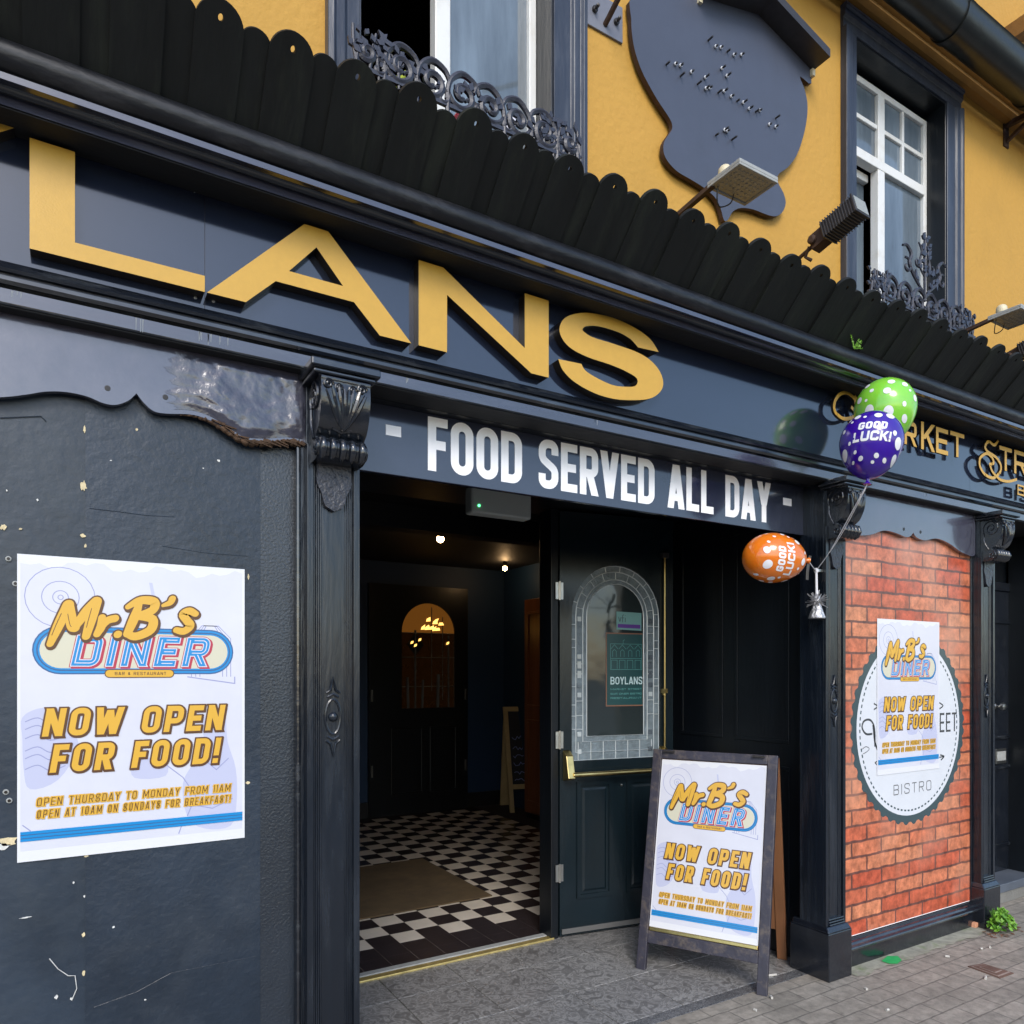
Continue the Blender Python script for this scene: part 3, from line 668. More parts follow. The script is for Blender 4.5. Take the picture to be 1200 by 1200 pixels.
# smaller raised lettering of the bistro name
def small(string, px0, px1, py_t, py_b, pxr, T=.2, W=None):
    q = MB(); a = at(px0, py_t[0], LY); b = at(px1, py_t[1], LY); c = at(px0, py_b[0], LY); e = at(px1, py_b[1], LY)
    text(q, string, front(LY), a.x, b.x, (c.z+e.z)/2, (a.z+b.z)/2, [(0, 0, M_GOLD)], T=T, RR=.12, gap=.22, solid=-.012, ms=M_GOLDS, W=W)
    q.build('letter', fascia)
def z6(x, y): return (1060+x/6, 480+y/6)
for ch, a, b in (('R', (0,75), (85,262)), ('K', (117,85), (212,300)), ('E', (222,122), (306,322)), ('T', (322,150), (420,345))):
    p = z6(*a); q = z6(*b); sl_ = (q[0]-p[0])*.24
    small(ch, p[0], q[0], (p[1], p[1]+sl_), (q[1]-sl_, q[1]), 0, T=.17)
for ch, a, b in (('T', (668,255), (755,440)), ('R', (772,285), (860,468)), ('E', (880,312), (960,490)), ('E', (985,340), (1060,515)), ('T', (1075,355), (1165,540))):
    p = z6(*a); q = z6(*b); sl_ = (q[0]-p[0])*.22
    small(ch, p[0], q[0], (p[1], p[1]+sl_), (q[1]-sl_, q[1]), 0, T=.17)
for ch, a, b in (('B', (795,525), (845,610)), ('I', (870,545), (885,625)), ('S', (905,550), (955,640)), ('T', (975,565), (1025,655)), ('R', (1045,585), (1095,672)), ('O', (1115,602), (1165,690))):
    p = z6(*a); q = z6(*b); sl_ = (q[0]-p[0])*.22
    small(ch, p[0], q[0], (p[1], p[1]+sl_), (q[1]-sl_, q[1]), 0, T=.16)
def swash(pts, r):
    q = MB(); P = [XZ(*z6(x, y), LY) for x, y in pts]; P = [(x, z, r) for x, z in P]
    SP = smooth(P, 5); Lf, Rt = ribbon([(a, b) for a, b, c in SP], r*2, False); n = len(Lf)
    for k in range(n-1):
        dd = (k % 9)*.00025
        q.add([MF(*Lf[k], dd), MF(*Lf[k+1], dd), MF(*Rt[k+1], dd), MF(*Rt[k], dd)], [(0,1,2,3)], M_GOLD)
        for A in (Lf, Rt): q.add([MF(*A[k], dd), MF(*A[k+1], dd), MF(*A[k+1], -.012), MF(*A[k], -.012)], [(0,1,2,3)], M_GOLDS)
    q.build('letter', fascia)
swash([(660,215),(630,250),(590,225),(565,265),(590,300),(640,335),(675,385),(670,440),(625,480),(570,460),(530,400),(530,345),(570,310),(610,330),(625,375),(595,385)], .0085)
swash([(600,385),(620,440),(670,490),(730,505),(790,490)], .008)
swash([(-375,-20),(-340,30),(-380,60),(-440,60),(-490,10),(-490,-60),(-450,-110),(-400,-115),(-350,-70),(-345,10),(-330,60)], .0085)
swash([(-350,-100),(-260,130)], .009); swash([(-260,130),(-200,-40)], .009); swash([(-200,-40),(-180,190)], .009)
small('A', *[z6(-130, 0)[0], z6(-40, 0)[0]], (z6(0, 45)[1], z6(0, 62)[1]), (z6(0, 225)[1], z6(0, 245)[1]), 0, T=.17)

# pelmets (scalloped aprons) below the architrave
PLY = 2.295
def pelmet(x0, x1, bottom, damaged):
    pts = bottom
    g = MB()
    loop = [(x, z) for x, z in pts]+[(x1, 2.4305), (x0, 2.4305)]
    g.poly([loop], front(PLY), -.02, 0, M_PELMET)
    o = g.build('pelmet', bld, bevel=.003)
    return o
def zP(x, y): return (x/3.333, 250+y/3.333)
bl = [(-700,800),(-560,850),(-420,800),(-250,725),(0,718),(100,708),(180,696),(260,698),(340,715),(400,740),(450,748),(500,732),(533,703),(562,740),(600,772),(650,782),(740,785),(800,800),(860,830),(920,870),(960,890),(1030,895),(1130,888)]
raw = [XZ(*zP(*p), PLY) for p in bl]
sm1 = [(p[0], p[1]) for p in smooth([(x, z, 0) for x, z in raw[:13]], 5)]+[(p[0], p[1]) for p in smooth([(x, z, 0) for x, z in raw[12:]], 5)][1:]
sm1 = [(x, z) for x, z in sm1]; sm1[-1] = (.628, sm1[-1][1])
pel = pelmet(sm1[0][0], .628, sm1, True)
# screw plugs and the blistered end of the left pelmet
g = MB()
for x, y in ((420, 683), (646, 718), (1104, 824)):
    v = at(*zP(x, y), PLY); g.lathe((v.x, PLY, v.z), [(.0075, -.001), (.0075, .0012), (.004, .0013)], M_GOLDS, 12, (0, -1, 0))
g.build('screw_hole', pel)
g = MB(); nx, nz = 100, 34
xL = XZ(*zP(620, 700), PLY)[0]; xR = .627
from mathutils import noise
def bot(x):
    for (a, za), (b, zb) in zip(sm1, sm1[1:]):
        if a <= x <= b: return za+(zb-za)*(x-a)/max(b-a, 1e-6)
    return sm1[-1][1]
vs = []; fs = []
for i in range(nx+1):
    for j in range(nz+1):
        xs0 = xL+.035+.05*noise.noise(Vector((3.3, j*.22, 8)))+.018*noise.noise(Vector((1, j*.9, 2))); x = xs0+(xR-xs0)*i/nx
        zb = bot(x)+.012; z = zb+(2.418-zb)*j/nz
        e = min(1, i/34)**1.3*min(1, (nx-i)/3)*min(1, j/4, (nz-j)/3)
        p = Vector((x*9, z*9, 1.7)); nn = noise.fractal(p, 1.0, 2.0, 4)
        rid = abs(noise.noise(Vector((x*13+5, z*17, 4))))
        vs.append((x, PLY-.0008-e*max(0, .005+.008*nn+.004*rid), z))
for i in range(nx):
    for j in range(nz): a = i*(nz+1)+j; fs.append((a, a+nz+1, a+nz+2, a+1))
g.add(vs, fs, M_PEEL); g.build('peeling_paint', pel, smooth=60)
g = MB(); rr = [(x, z) for x, z in sm1 if x > XZ(*zP(700, 785), PLY)[0]]
pts = []; rad = []
for k in range(60):
    x = rr[0][0]+(rr[-1][0]-rr[0][0])*k/59; pts.append((x, PLY+.006+rnd.uniform(-.003, .003), bot(x)+rnd.uniform(-.004, .002))); rad.append(.002+.009*min(1, k/25)*rnd.uniform(.6, 1.2))
g.tube(pts, rad, M_ROT, 7)
for k in range(26):
    x = rnd.uniform(rr[0][0]+.06, rr[-1][0]); g.bar((x, PLY-.004, bot(x)+.004), (x+rnd.uniform(.02, .05), PLY-.006, bot(x)+rnd.uniform(-.012, .002)), .004, .003, M_ROT)
g.build('rotten_edge', pel, smooth=60)
# right pelmet
def zQ(x, y): return (860+x/3.529, 420+y/3.529)
br = [(515,745),(560,730),(620,712),(670,722),(710,738),(730,735),(742,720),(756,740),(790,752),(840,745),(890,765),(940,800),(985,818),(1020,812)]
PRY = 2.30
raw = [XZ(*zQ(*p), PRY) for p in br]
raw[0] = (3.31, raw[0][1]); raw[-1] = (4.57, raw[-1][1])
sm2 = [(p[0], p[1]) for p in smooth([(x, z, 0) for x, z in raw[:7]], 5)]+[(p[0], p[1]) for p in smooth([(x, z, 0) for x, z in raw[6:]], 5)][1:]
g = MB(); g.poly([[*sm2, (4.57, 2.4305), (3.31, 2.4305)]], front(PRY), -.022, 0, M_PELMET)
pr_ = g.build('pelmet', bld, bevel=.003)
g = MB()
for x, y in ((703, 706), (772, 718)):
    v = at(*zQ(x, y), PRY); g.lathe((v.x, PRY, v.z), [(.009, -.001), (.009, .0012), (.004, .0013)], M_GOLDS, 12, (0, -1, 0))
g.build('screw_hole', pr_)

# left wall below the pelmet
LW = 2.33
g = MB()
xs1 = XZ(305, 800, LW)[0]; xj = XZ(100, 800, LW)[0]
g.box(XA, xj, LW, 2.6, -.1, 2.43, M_WALLS); g.box(xj, xs1, LW-.0025, 2.6, -.1, 2.43, M_WALL); g.box(xs1, .66, LW-.0005, 2.6, -.1, 2.43, M_ROUGH)
# chips, filler and plugs: worn patches with a shape of their own
def flake(px, py, rx, rz, m, seed, y=LW):
    v = at(px, py, y); q = random.Random(seed); n = 14
    loop = [(v.x+rx*math.cos(2*math.pi*k/n)*q.uniform(.45, 1.1), v.z+rz*math.sin(2*math.pi*k/n)*q.uniform(.45, 1.1)) for k in range(n)]
    g.poly([loop], front(y-.0028), -.002, .0006, m)
for i, (px, py, rx, rz, m) in enumerate([(98,570,.009,.017,M_CHIP),(99,503,.004,.012,M_CHIP),(160,504,.004,.005,M_CHIP),(97,628,.008,.006,M_CHIP),(100,640,.004,.008,M_CHIP),(8,575,.003,.003,M_CHIPW),(44,586,.003,.004,M_CHIPW),
      (256,540,.005,.004,M_CHIPW),(130,540,.003,.002,M_CHIPW),(238,549,.003,.002,M_CHIPW),(8,985,.030,.014,M_CHIP),(4,992,.022,.010,M_CHIPW),(101,1003,.006,.004,M_CHIP),(98,1095,.005,.008,M_CHIP),(98,1140,.004,.010,M_CHIP),(99,1050,.003,.004,M_CHIPW),
      (86,1034,.003,.004,M_CHIPW),(30,1075,.014,.002,M_CHIPW),(133,1086,.004,.004,M_CHIPW),(170,1171,.003,.003,M_CHIPW),(290,917,.007,.006,M_CHIP),(291,676,.003,.010,M_CHIP),(66,1168,.005,.006,M_CHIPW),(84,1170,.004,.004,M_CHIPW),(4,618,.008,.010,M_CHIP),(24,620,.006,.003,M_CHIP)]):
    flake(px, py, rx, rz, m, i+3)
for px, py in ((10, 655), (7, 928), (11, 938), (18, 684)):
    v = at(px, py, LW); g.lathe((v.x, LW-.001, v.z), [(.0075, 0), (.0065, .004), (.004, .0042)], M_GREYM, 12, (0, -1, 0)); g.lathe((v.x, LW-.0054, v.z), [(.004, 0), (.004, .001)], M_GOLDS, 10, (0, -1, 0))
def crack(pts, r=.0009, m=None):
    P = [at(x, y, LW) for x, y in pts]; g.tube([(p.x, LW-.0028, p.z) for p in P], r, m or M_WALLS, 5)
crack([(105,596),(140,600),(170,604),(205,606)], .0010); crack([(58,1123),(68,1135),(80,1143),(88,1143),(90,1158),(84,1172)], .0011, M_CHIPW); crack([(200,1140),(240,1132),(300,1120)], .0006, M_ROUGH); crack([(110,1180),(160,1162),(200,1140)], .0006, M_ROUGH)
crack([(190,640),(240,648),(290,652)], .001); crack([(0,490),(48,488),(54,494)], .0012)
g.build('left_wall', bld)

# sign board zone and porch
PC = 2.425
g = MB()
g.box(.66, .775, 2.36, 3.5, 0, PC, M_DARK)                             # left porch wall
g.box(.66, 3.3, 2.361, 3.6, PC, 2.6, M_DARK)                            # ceiling
g.build('porch_lining', bld)
g = MB(); g.box(3.245, 3.45, 2.42, 3.44, 0, PC, M_DARK)
for y0, y1, z0, z1 in ((2.56, 2.93, .16, 1.0), (2.56, 2.93, 1.12, 2.30), (3.02, 3.36, .16, 1.0), (3.02, 3.36, 1.12, 2.30)):
    for a, b, c, e in ((y0, y1, z0, z0+.02), (y0, y1, z1-.02, z1), (y0, y0+.02, z0+.02, z1-.02), (y1-.02, y1, z0+.02, z1-.02)): g.box(3.240, 3.246, a, b, c, e, M_DARK)
g.box(3.19, 3.2455, 2.40, 2.45, 0, PC, M_GLOSS)
g.build('porch_side_wall', bld, bevel=.003)
# doorway frame and threshold
g = MB(); DX0, DX1, DY = .93, 2.310, 3.445
g.box(DX1, DX1+.05, DY-.03, DY+.09, 0, 2.42, M_DARK); g.box(DX0-.06, DX0, DY-.03, DY+.09, 0, 2.42, M_DARK)
g.box(DX1+.05, 3.26, DY+.03, DY+.09, 0, 2.42, M_DARK); g.box(.66, DX0-.06, DY, DY+.08, 0, 2.42, M_DARK)
fr = g.build('door_frame', bld, bevel=.003)
g = MB(); g.box(DX0, DX1+.02, DY-.035, DY+.01, -.01, .010, mat('worn bright brass', (.62, .48, .18), .38, metal=.7, var=.3, vscale=20)); g.box(DX0, DX1, DY+.01, DY+.055, -.01, .014, M_GREYM); g.build('threshold', fr, bevel=.004)
# hall
M_BLUEW = mat('deep blue hall wall', (.008, .032, .085), .6)
M_HALL = mat('dark hall wall', (.006, .006, .008), .6)
g = MB(); HZ = 2.66
g.box(HX0-.3, HX0, DY+.08, HY1+.2, 0, HZ, M_HALL); g.box(HX1, HX1+.2, DY+.09, HY1+.2, 0, HZ, M_BLUEW)
g.box(HX0-.3, HX1+.2, HY1, HY1+.2, 0, HZ, M_BLUEW); g.box(HX0-.3, HX1+.2, DY+.06, HY1+.2, HZ, HZ+.15, M_HALL)
g.box(HX0, HX1, 4.75, 4.90, 2.50, HZ, M_HALL); g.box(HX0, HX1, HY1-.02, HY1, 0, .16, M_HALL); g.box(3.26, 4.45, DY+.091, DY+.2, 0, HZ, M_HALL)
g.build('hall_wall', bld)
M_WOOD = mat('varnished orange brown wood', (.20, .065, .018), .3, bump=.0012, bscale=30, aniso=(1, 1, .08), var=.35, vscale=10)
# inner door with arched glass, the bar's light behind it put in as emission, stronger above
idr = MB(); ix0, ix1, iy = 2.62, 3.76, HY1-.05
def arch(x0, x1, zb, zt, n=18):
    r = (x1-x0)/2; cx = (x0+x1)/2; zs = zt-r
    return [(x0, zb), (x1, zb)]+[(cx+r*math.cos(math.pi*k/n), zs+r*math.sin(math.pi*k/n)) for k in range(n+1)]
ax0, ax1, azb, azt = 2.98, 3.60, 1.12, 2.24
idr.poly([[(ix0, .02), (ix1, .02), (ix1, 2.42), (ix0, 2.42)], arch(ax0, ax1, azb, azt)], front(iy), -.045, 0, M_DARK)
for a, b in ((2.86, 3.22), (3.30, 3.62)):
    for x0, x1, z0, z1 in ((a, b, .22, .24), (a, b, .90, .92), (a, a+.02, .24, .90), (b-.02, b, .24, .90)): idr.box(x0, x1, iy-.012, iy, z0, z1, M_DARK)
ido = idr.build('inner_door', bld, bevel=.003)
M_AMB = mat('amber door glass painted glow', (.03, .011, .004), .15, emit=(1, .36, .05), estr=.0022, var=.5, vscale=5)
M_AMBT = mat('amber upper door glass painted glow', (.10, .035, .01), .15, emit=(1, .36, .05), estr=.06)
M_AMB2 = mat('bright amber lamp glow', (.3, .15, .03), .2, emit=(1, .55, .12), estr=1.4)  # emissive patches paint the lamp's gleam seen in the glass
M_LEAD = mat('lead came', (.10, .11, .12), .4)
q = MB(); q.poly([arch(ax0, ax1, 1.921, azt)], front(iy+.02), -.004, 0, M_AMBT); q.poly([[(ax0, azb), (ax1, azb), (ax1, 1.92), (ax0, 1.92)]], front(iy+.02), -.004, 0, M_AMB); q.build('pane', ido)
q = MB()
def lead(pts, r=.005): q.tube([(x, iy+.016, z) for x, z in pts], r, M_LEAD, 5)
lead([(3.14, 1.12), (3.14, 1.95)], .012); lead([(3.06, 1.12), (3.05, 1.45)], .016); lead([(3.22, 1.12), (3.23, 1.42)], .014); lead([(3.40, 1.12), (3.41, 1.48)], .02); lead([(3.53, 1.12), (3.53, 1.9)], .010); lead([(3.33, 1.3), (3.33, 2.2)]); lead([(3.46, 1.2), (3.46, 2.1)]); lead([(2.98, 1.66), (3.60, 1.66)]); lead([(2.98, 1.92), (3.60, 1.92)]); lead([(2.98, 1.35), (3.60, 1.35)])
q.poly([[(3.14, 1.92), (3.24, 1.80), (3.14, 1.68), (3.04, 1.80)]], front(iy+.012), -.004, 0, M_DARK)
q.build('lead_came', ido)
q = MB(); rr_ = random.Random(5)
for k in range(9):
    a = rr_.uniform(3.2, 3.42); z = rr_.uniform(1.93, 2.05); q.poly([[(a, z), (a+rr_.uniform(.03, .07), z+.005), (a+.05, z+rr_.uniform(.03, .06)), (a+.01, z+.03)]], front(iy+.010+k*.0004), -.001, 0, M_AMB2)
for a, z in ((3.08, 1.80), (3.12, 1.77), (3.17, 1.83), (3.50, 1.80)): q.poly([[(a, z), (a+.03, z+.01), (a+.035, z+.035), (a+.008, z+.028)]], front(iy+.006), -.001, 0, M_AMB2)
q.build('glow_piece', ido)
q = MB()
for x in (ix0+.03, ix1-.03):
    for z in (.42, 1.2): q.box(x-.006, x+.006, iy-.014, iy, z, z+.12, M_STEEL)
q.build('hinge', ido)

# pilasters with carved corbels
def pilaster(x0, x1, plinth=True, wide=.0):
    yf = 2.27
    W = x1-x0; g = MB()
    zt = 2.15
    g.box(x0, x1, yf+.012, 2.42, 0, 2.43, M_REED)
    for a, b in ((x0, x0+.020), (x1-.020, x1)): g.box(a, b, yf, yf+.0125, .25 if plinth else 0, zt+.06, M_REED)
    for k in range(4):
        for sx in (-1, 1):
            c = (x0+.025+k*.0065) if sx < 0 else (x1-.025-k*.0065)
            g.tube([(c, yf+.012, .25), (c, yf+.012, zt)], .0034, M_REED, 8)
    sh = g.build('pilaster', bld, bevel=.0025)
    # carved drop on the shaft
    c = (x0+x1)/2; q = MB(); z0 = 1.36
    q.tube([(c+.024*math.cos(a), yf+.010, z0+.055*math.sin(a)) for a in [2*math.pi*k/24 for k in range(24)]], .0042, M_REED, 6, closed=True)
    q.lathe((c, yf+.012, z0), [(.016, 0), (.014, .008), (.008, .013), (.002, .015)], M_REED, 14, (0, -1, 0))
    for s_ in (-1, 1):
        q.tube([(c-.022, yf+.010, z0+s_*.075), (c-.008, yf+.009, z0+s_*.085), (c, yf+.008, z0+s_*.125), (c+.008, yf+.009, z0+s_*.085), (c+.022, yf+.010, z0+s_*.075)], .0042, M_REED, 6)
        q.tube([(c-.018, yf+.010, z0+s_*.062), (c, yf+.008, z0+s_*.072), (c+.018, yf+.010, z0+s_*.062)], .004, M_REED, 6)
    q.build('carved_ornament', sh, smooth=50)
    # leaf plaque under the corbel
    q = MB(); hw = W*.33
    lp = [(-hw, 2.150), (hw, 2.150), (hw*.95, 2.115), (hw*1.02, 2.10), (hw*.95, 2.085), (hw*.72, 2.06), (hw*.62, 2.035), (hw*.5, 2.02), (hw*.2, 2.012), (0, 2.006), (-hw*.2, 2.012), (-hw*.5, 2.02), (-hw*.62, 2.035), (-hw*.72, 2.06), (-hw*.95, 2.085), (-hw*1.02, 2.10), (-hw*.95, 2.115)]
    q.poly([[(c+a, z) for a, z in lp]], front(yf-.004), -.016, 0, M_PEEL2); q.build('leaf_plaque', sh, bevel=.003)
    if plinth:
        q = MB(); q.box(x0-.012, x1+.014, 2.245, 2.47, 0, .235, M_GLOSS)
        q.hexa([(x0-.012,2.245,.235),(x0-.002,2.262,.262),(x0-.012,2.46,.235),(x0-.002,2.46,.262),(x1+.014,2.245,.235),(x1+.002,2.262,.262),(x1+.014,2.46,.235),(x1+.002,2.46,.262)], M_GLOSS)
        for k in range(3): q.box(x0+.02, x1-.015, 2.262-.001+.003*k, 2.3, .262+.012*k, .272+.012*k, M_GLOSS)
        q.build('plinth', sh, bevel=.005)
    # cap slab
    q = MB(); q.box(x0-.022, x1+.024, 2.142, 2.30, 2.404, 2.4295, M_SHINY); q.box(x0-.012, x1+.012, 2.156, 2.30, 2.390, 2.404, M_SHINY)
    q.build('cap', sh, bevel=.005)
    # scrolled corbel
    cx0, cx1 = x0+.012, x1-.004
    pf = smooth([(2.30,2.390,0),(2.172,2.390,0),(2.163,2.37,0),(2.160,2.335,0),(2.168,2.29,0),(2.19,2.245,0),(2.215,2.225,0),(2.222,2.217,0),(2.208,2.212,0),(2.192,2.200,0),(2.188,2.184,0),(2.195,2.166,0),(2.212,2.155,0),(2.24,2.15,0),(2.30,2.15,0)], 4)
    prof = [(a, b) for a, b, _ in pf]
    q = MB(); q.extr(prof, cx0, cx1, M_GLOSS)
    # acanthus on the bulge
    def surf(z):
        best = 2.3
        for (a, za), (b, zb) in zip(prof, prof[1:]):
            if min(za, zb) <= z <= max(za, zb) and abs(za-zb) > 1e-6: best = min(best, a+(b-a)*(z-za)/(zb-za))
        return best
    cw = (cx1-cx0)
    for s_ in (-1, 1):
        for k in range(4):
            e = (k+.4)/4; pts = []
            for j in range(9):
                t = j/8; z = 2.240+t*(.075+.055*(1-abs(e-.4))); x = c+.004+s_*(cw*.46*e*(t**(.75)))
                pts.append((x, surf(z)-.002, z))
            q.tube(pts, [.0035+.004*math.sin(math.pi*(j+1)/10) for j in range(9)], M_GLOSS, 6)
        for zc, xc, rr in ((2.362, .34, .016), (2.355, .14, .013)):
            q.tube([(c+s_*cw*xc+rr*(1-k/22)*math.cos(k*.55), surf(2.35)-.003, zc+rr*(1-k/22)*math.sin(k*.55)) for k in range(20)], .0035, M_GLOSS, 6)
    q.tube([(c-.03, surf(2.24)-.001, 2.243), (c, surf(2.232)-.002, 2.236), (c+.03, surf(2.24)-.001, 2.243)], .005, M_GLOSS, 6)
    for k in range(5):                                   # beads along the lower roll
        x = cx0+cw*(k+.5)/5
        q.tube([(x, 2.214, 2.213), (x, 2.191, 2.203), (x, 2.184, 2.184), (x, 2.193, 2.164), (x, 2.212, 2.153)], [.009, .011, .012, .011, .008], M_GLOSS, 8)
    for xs_, sg in ((cx0, -1), (cx1, 1)):                # volutes on both cheeks
        P = []
        for k in range(40):
            a = -.5+k*.32; r = .052*(1-k/42); P.append((xs_+sg*.002, 2.222+r*math.cos(a)*.9, 2.338+r*math.sin(a)))
        q.tube(P, .005, M_GLOSS, 6)
        P = []
        for k in range(24):
            a = 2.0+k*.36; r = .024*(1-k/26); P.append((xs_+sg*.002, 2.218+r*math.cos(a), 2.181+r*math.sin(a)))
        q.tube(P, .004, M_GLOSS, 6)
        q.tube([(xs_+sg*.002, y, z) for y, z in ((2.262, 2.31), (2.262, 2.27), (2.25, 2.24), (2.235, 2.215))], .005, M_GLOSS, 6)
    q.build('corbel', sh, smooth=45)
    return sh
M_PEEL2 = mat('crackled black paint', (.03, .032, .042), .3, bump=.006, bscale=70, bdetail=5)
PIL = [(.6265, .795), (3.146, 3.300), (4.576, 4.731)]
for a, b in PIL: pilaster(a, b)
g = MB(); g.box(.600, .628, 2.30, 2.36, 0, 2.40, M_REED); g.tube([(.607, 2.302, 0), (.607, 2.302, 2.40)], .008, M_SHINY, 8); g.build('edge_bead', bld, bevel=.002)

# stall riser under the brick print, right bay
g = MB(); g.box(3.30, 4.578, 2.335, 2.5, -.05, 2.43, M_DARK)
g.box(3.317, 4.565, 2.305, 2.336, -.02, .095, M_GLOSS)
g.extr([(2.336, .095), (2.285, .095), (2.280, .103), (2.284, .112), (2.298, .118), (2.304, .128), (2.318, .132), (2.320, .142), (2.336, .146)], 3.302, 4.5755, M_SHINY)
g.box(3.302, 3.318, 2.318, 2.336, .146, 2.43, M_GLOSS); g.box(4.560, 4.5755, 2.318, 2.336, .146, 2.43, M_GLOSS)
g.build('stall_riser', bld, bevel=.002)
# neighbouring door on the far right
g = MB(); dx0, dy = 4.80, 2.60
g.box(4.731, 4.80, 2.42, 2.75, 0, 2.43, M_GLOSS)
nd = g.build('side_door_frame', bld, bevel=.003)
g = MB(); g.box(dx0, 5.85, dy, dy+.05, .13, 2.06, M_GLOSS)
for x0, x1 in ((dx0+.05, dx0+.42), (dx0+.55, dx0+.95)):
    for z0, z1 in ((.30, .86), (1.04, 1.86)):
        for a, b, c, e in ((x0, x1, z0, z0+.025), (x0, x1, z1-.025, z1), (x0, x0+.025, z0+.025, z1-.025), (x1-.025, x1, z0+.025, z1-.025)): g.box(a, b, dy-.012, dy, c, e, M_SHINY)
g.box(dx0, 6.4, dy-.01, dy+.06, 2.06, 2.12, M_GLOSS); g.box(dx0, 6.4, dy+.02, dy+.05, 2.12, 2.43, M_DARK)
sd = g.build('side_door', bld, bevel=.004)
v = at(1171, 828, dy-.03); q = MB(); q.lathe((v.x, dy, v.z), [(.02, 0), (.02, .006), (.009, .012), (.009, .03), (.022, .04), (.028, .052), (.022, .066), (.006, .07)], M_STEEL, 18, (0, -1, 0)); q.build('knob', sd, smooth=50)
a = at(1167, 878, dy-.006); b = at(1179, 894, dy-.006); q = MB(); q.box(a.x, b.x, dy-.008, dy, b.z, a.z, M_STEEL); q.box(a.x+.012, b.x-.012, dy-.011, dy-.008, b.z+.02, a.z-.018, M_GREYM); q.build('letterbox', sd, bevel=.002)
M_STEP = mat('concrete step', (.17, .165, .15), .85, bump=.003, bscale=60, var=.2)
q = MB(); q.box(4.76, 6.2, 2.43, 2.66, .075, .13, mat('blue grey painted sill', (.085, .10, .125), .5, var=.2)); q.box(4.75, 6.2, 2.44, 2.7, 0, .075, M_STEP); q.build('door_step', sd, bevel=.004)
g = MB(); g.box(5.6, XB, 2.30, 2.6, 0, 2.43, M_DARK); g.build('far_wall', bld)

# the open front door, hinged at the right jamb, folded back to the street
DW, DH = .755, 2.40
door = empty('front_door', (2.362, 3.405, .012), 'dark green black door folded open with arched leaded glass and brass push bar', 'door', rz=-R(9.0), local=True)
MD = lambda x, z, d: Vector((x, -d, z))
M_DOOR = mat('very dark green gloss door paint', (.006, .0125, .017), .22, bump=.0008, bscale=40, aniso=(1, 1, .3), var=.25)
gx0, gx1, gzb, gzt = .075, .665, .985, 2.11
g = MB(); g.poly([[(0, 0), (DW, 0), (DW, DH), (0, DH)], arch(gx0, gx1, gzb, gzt)], MD, -.045, 0, M_DOOR)
for x0, x1 in ((.105, .335), (.43, .655)):
    z0, z1 = .20, .865
    g.poly([[(x0, z0), (x1, z0), (x1, z1), (x0, z1)], [(x0+.022, z0+.022), (x0+.022, z1-.022), (x1-.022, z1-.022), (x1-.022, z0+.022)]], MD, -.002, .010, M_DOOR)
    g.hexa([(x0+.05,-.004,z0+.05),(x0+.05,-.004,z1-.05),(x0+.035,.001,z0+.035),(x0+.035,.001,z1-.035),(x1-.05,-.004,z0+.05),(x1-.05,-.004,z1-.05),(x1-.035,.001,z0+.035),(x1-.035,.001,z1-.035)], M_DOOR)
g.box(.01, DW-.01, -.012, 0, .012, .040, mat('dull grey weather strip', (.11, .11, .11), .5))
dl = g.build('door_leaf', door, bevel=.0025)
M_GLASS = mat('dark reflecting leaded glass', (.025, .034, .036), .06, spec=.8, bump=.002, bscale=7, bdetail=1)
M_OBS = mat('pale obscured border glass', (.155, .195, .22), .12, bump=.005, bscale=90, var=.35, vscale=18)
M_OBSD = mat('dark obscured border glass', (.08, .10, .12), .12, bump=.005, bscale=90, var=.3, vscale=18)
M_BEV = mat('bevelled clear glass jewel', (.45, .50, .52), .08)
M_CAME = mat('bright lead came', (.55, .60, .63), .35, metal=.4)
q = MB(); q.poly([arch(gx0, gx1, gzb, gzt)], MD, -.024, -.020, M_OBS)
bd = .105; q.poly([arch(gx0+bd, gx1-bd, gzb+.135, gzt-bd)], MD, -.020, -.0185, M_GLASS)
pane = q.build('pane', dl)
q = MB()
def came(loop, r=.0034, closed=True): q.tube([(x, .0185, z) for x, z in loop], r, M_CAME, 6, closed=closed)
for o_, zo in ((.0, .0), (.035, .045), (.080, .105), (.105, .135)): came(arch(gx0+o_, gx1-o_, gzb+zo, gzt-o_))
rj = random.Random(11)
for o0, o1, n in ((0, .035, 9), (.035, .080, 9)):
    zs = gzt-(gx1-gx0)/2
    for k in range(n):
        z = gzb+.14+(zs-gzb-.14)*(k+rj.uniform(.2, .8))/n
        for s_ in (0, 1):
            a, b = (gx0+o0, gx0+o1) if s_ == 0 else (gx1-o1, gx1-o0)
            if rj.random() < .75: came([(a, z), (b, z)], .0027, False)
    cx_ = (gx0+gx1)/2; r_ = (gx1-gx0)/2
    for k in range(9):
        a = math.pi*(k+.3*(o0 > 0)+.2)/9; came([(cx_+(r_-o0)*math.cos(a), zs+(r_-o0)*math.sin(a)), (cx_+(r_-o1)*math.cos(a), zs+(r_-o1)*math.sin(a))], .0027, False)
    for k in range(6+(o0 > 0)):
        x = gx0+.05+(gx1-gx0-.1)*k/6; came([(x, gzb+(.0 if o0 == 0 else .045)), (x, gzb+(.045 if o0 == 0 else .105))], .0027, False)
q.build('lead_came', dl)
q = MB()
for k, z in enumerate((1.02, 1.12, 1.345, 1.40, 1.455, 1.51, 1.565, 1.78)):
    for x, w_, m_ in ((gx0+.044, .026, M_BEV if k not in (3,) else M_OBS), (gx1-.072, .028, M_OBSD if k not in (2,) else M_BEV)):
        q.box(x, x+w_, .0145, .0195, z, z+(.028 if k not in (4, 5) else .042), m_)
q.build('glass_jewel', dl, bevel=.004)
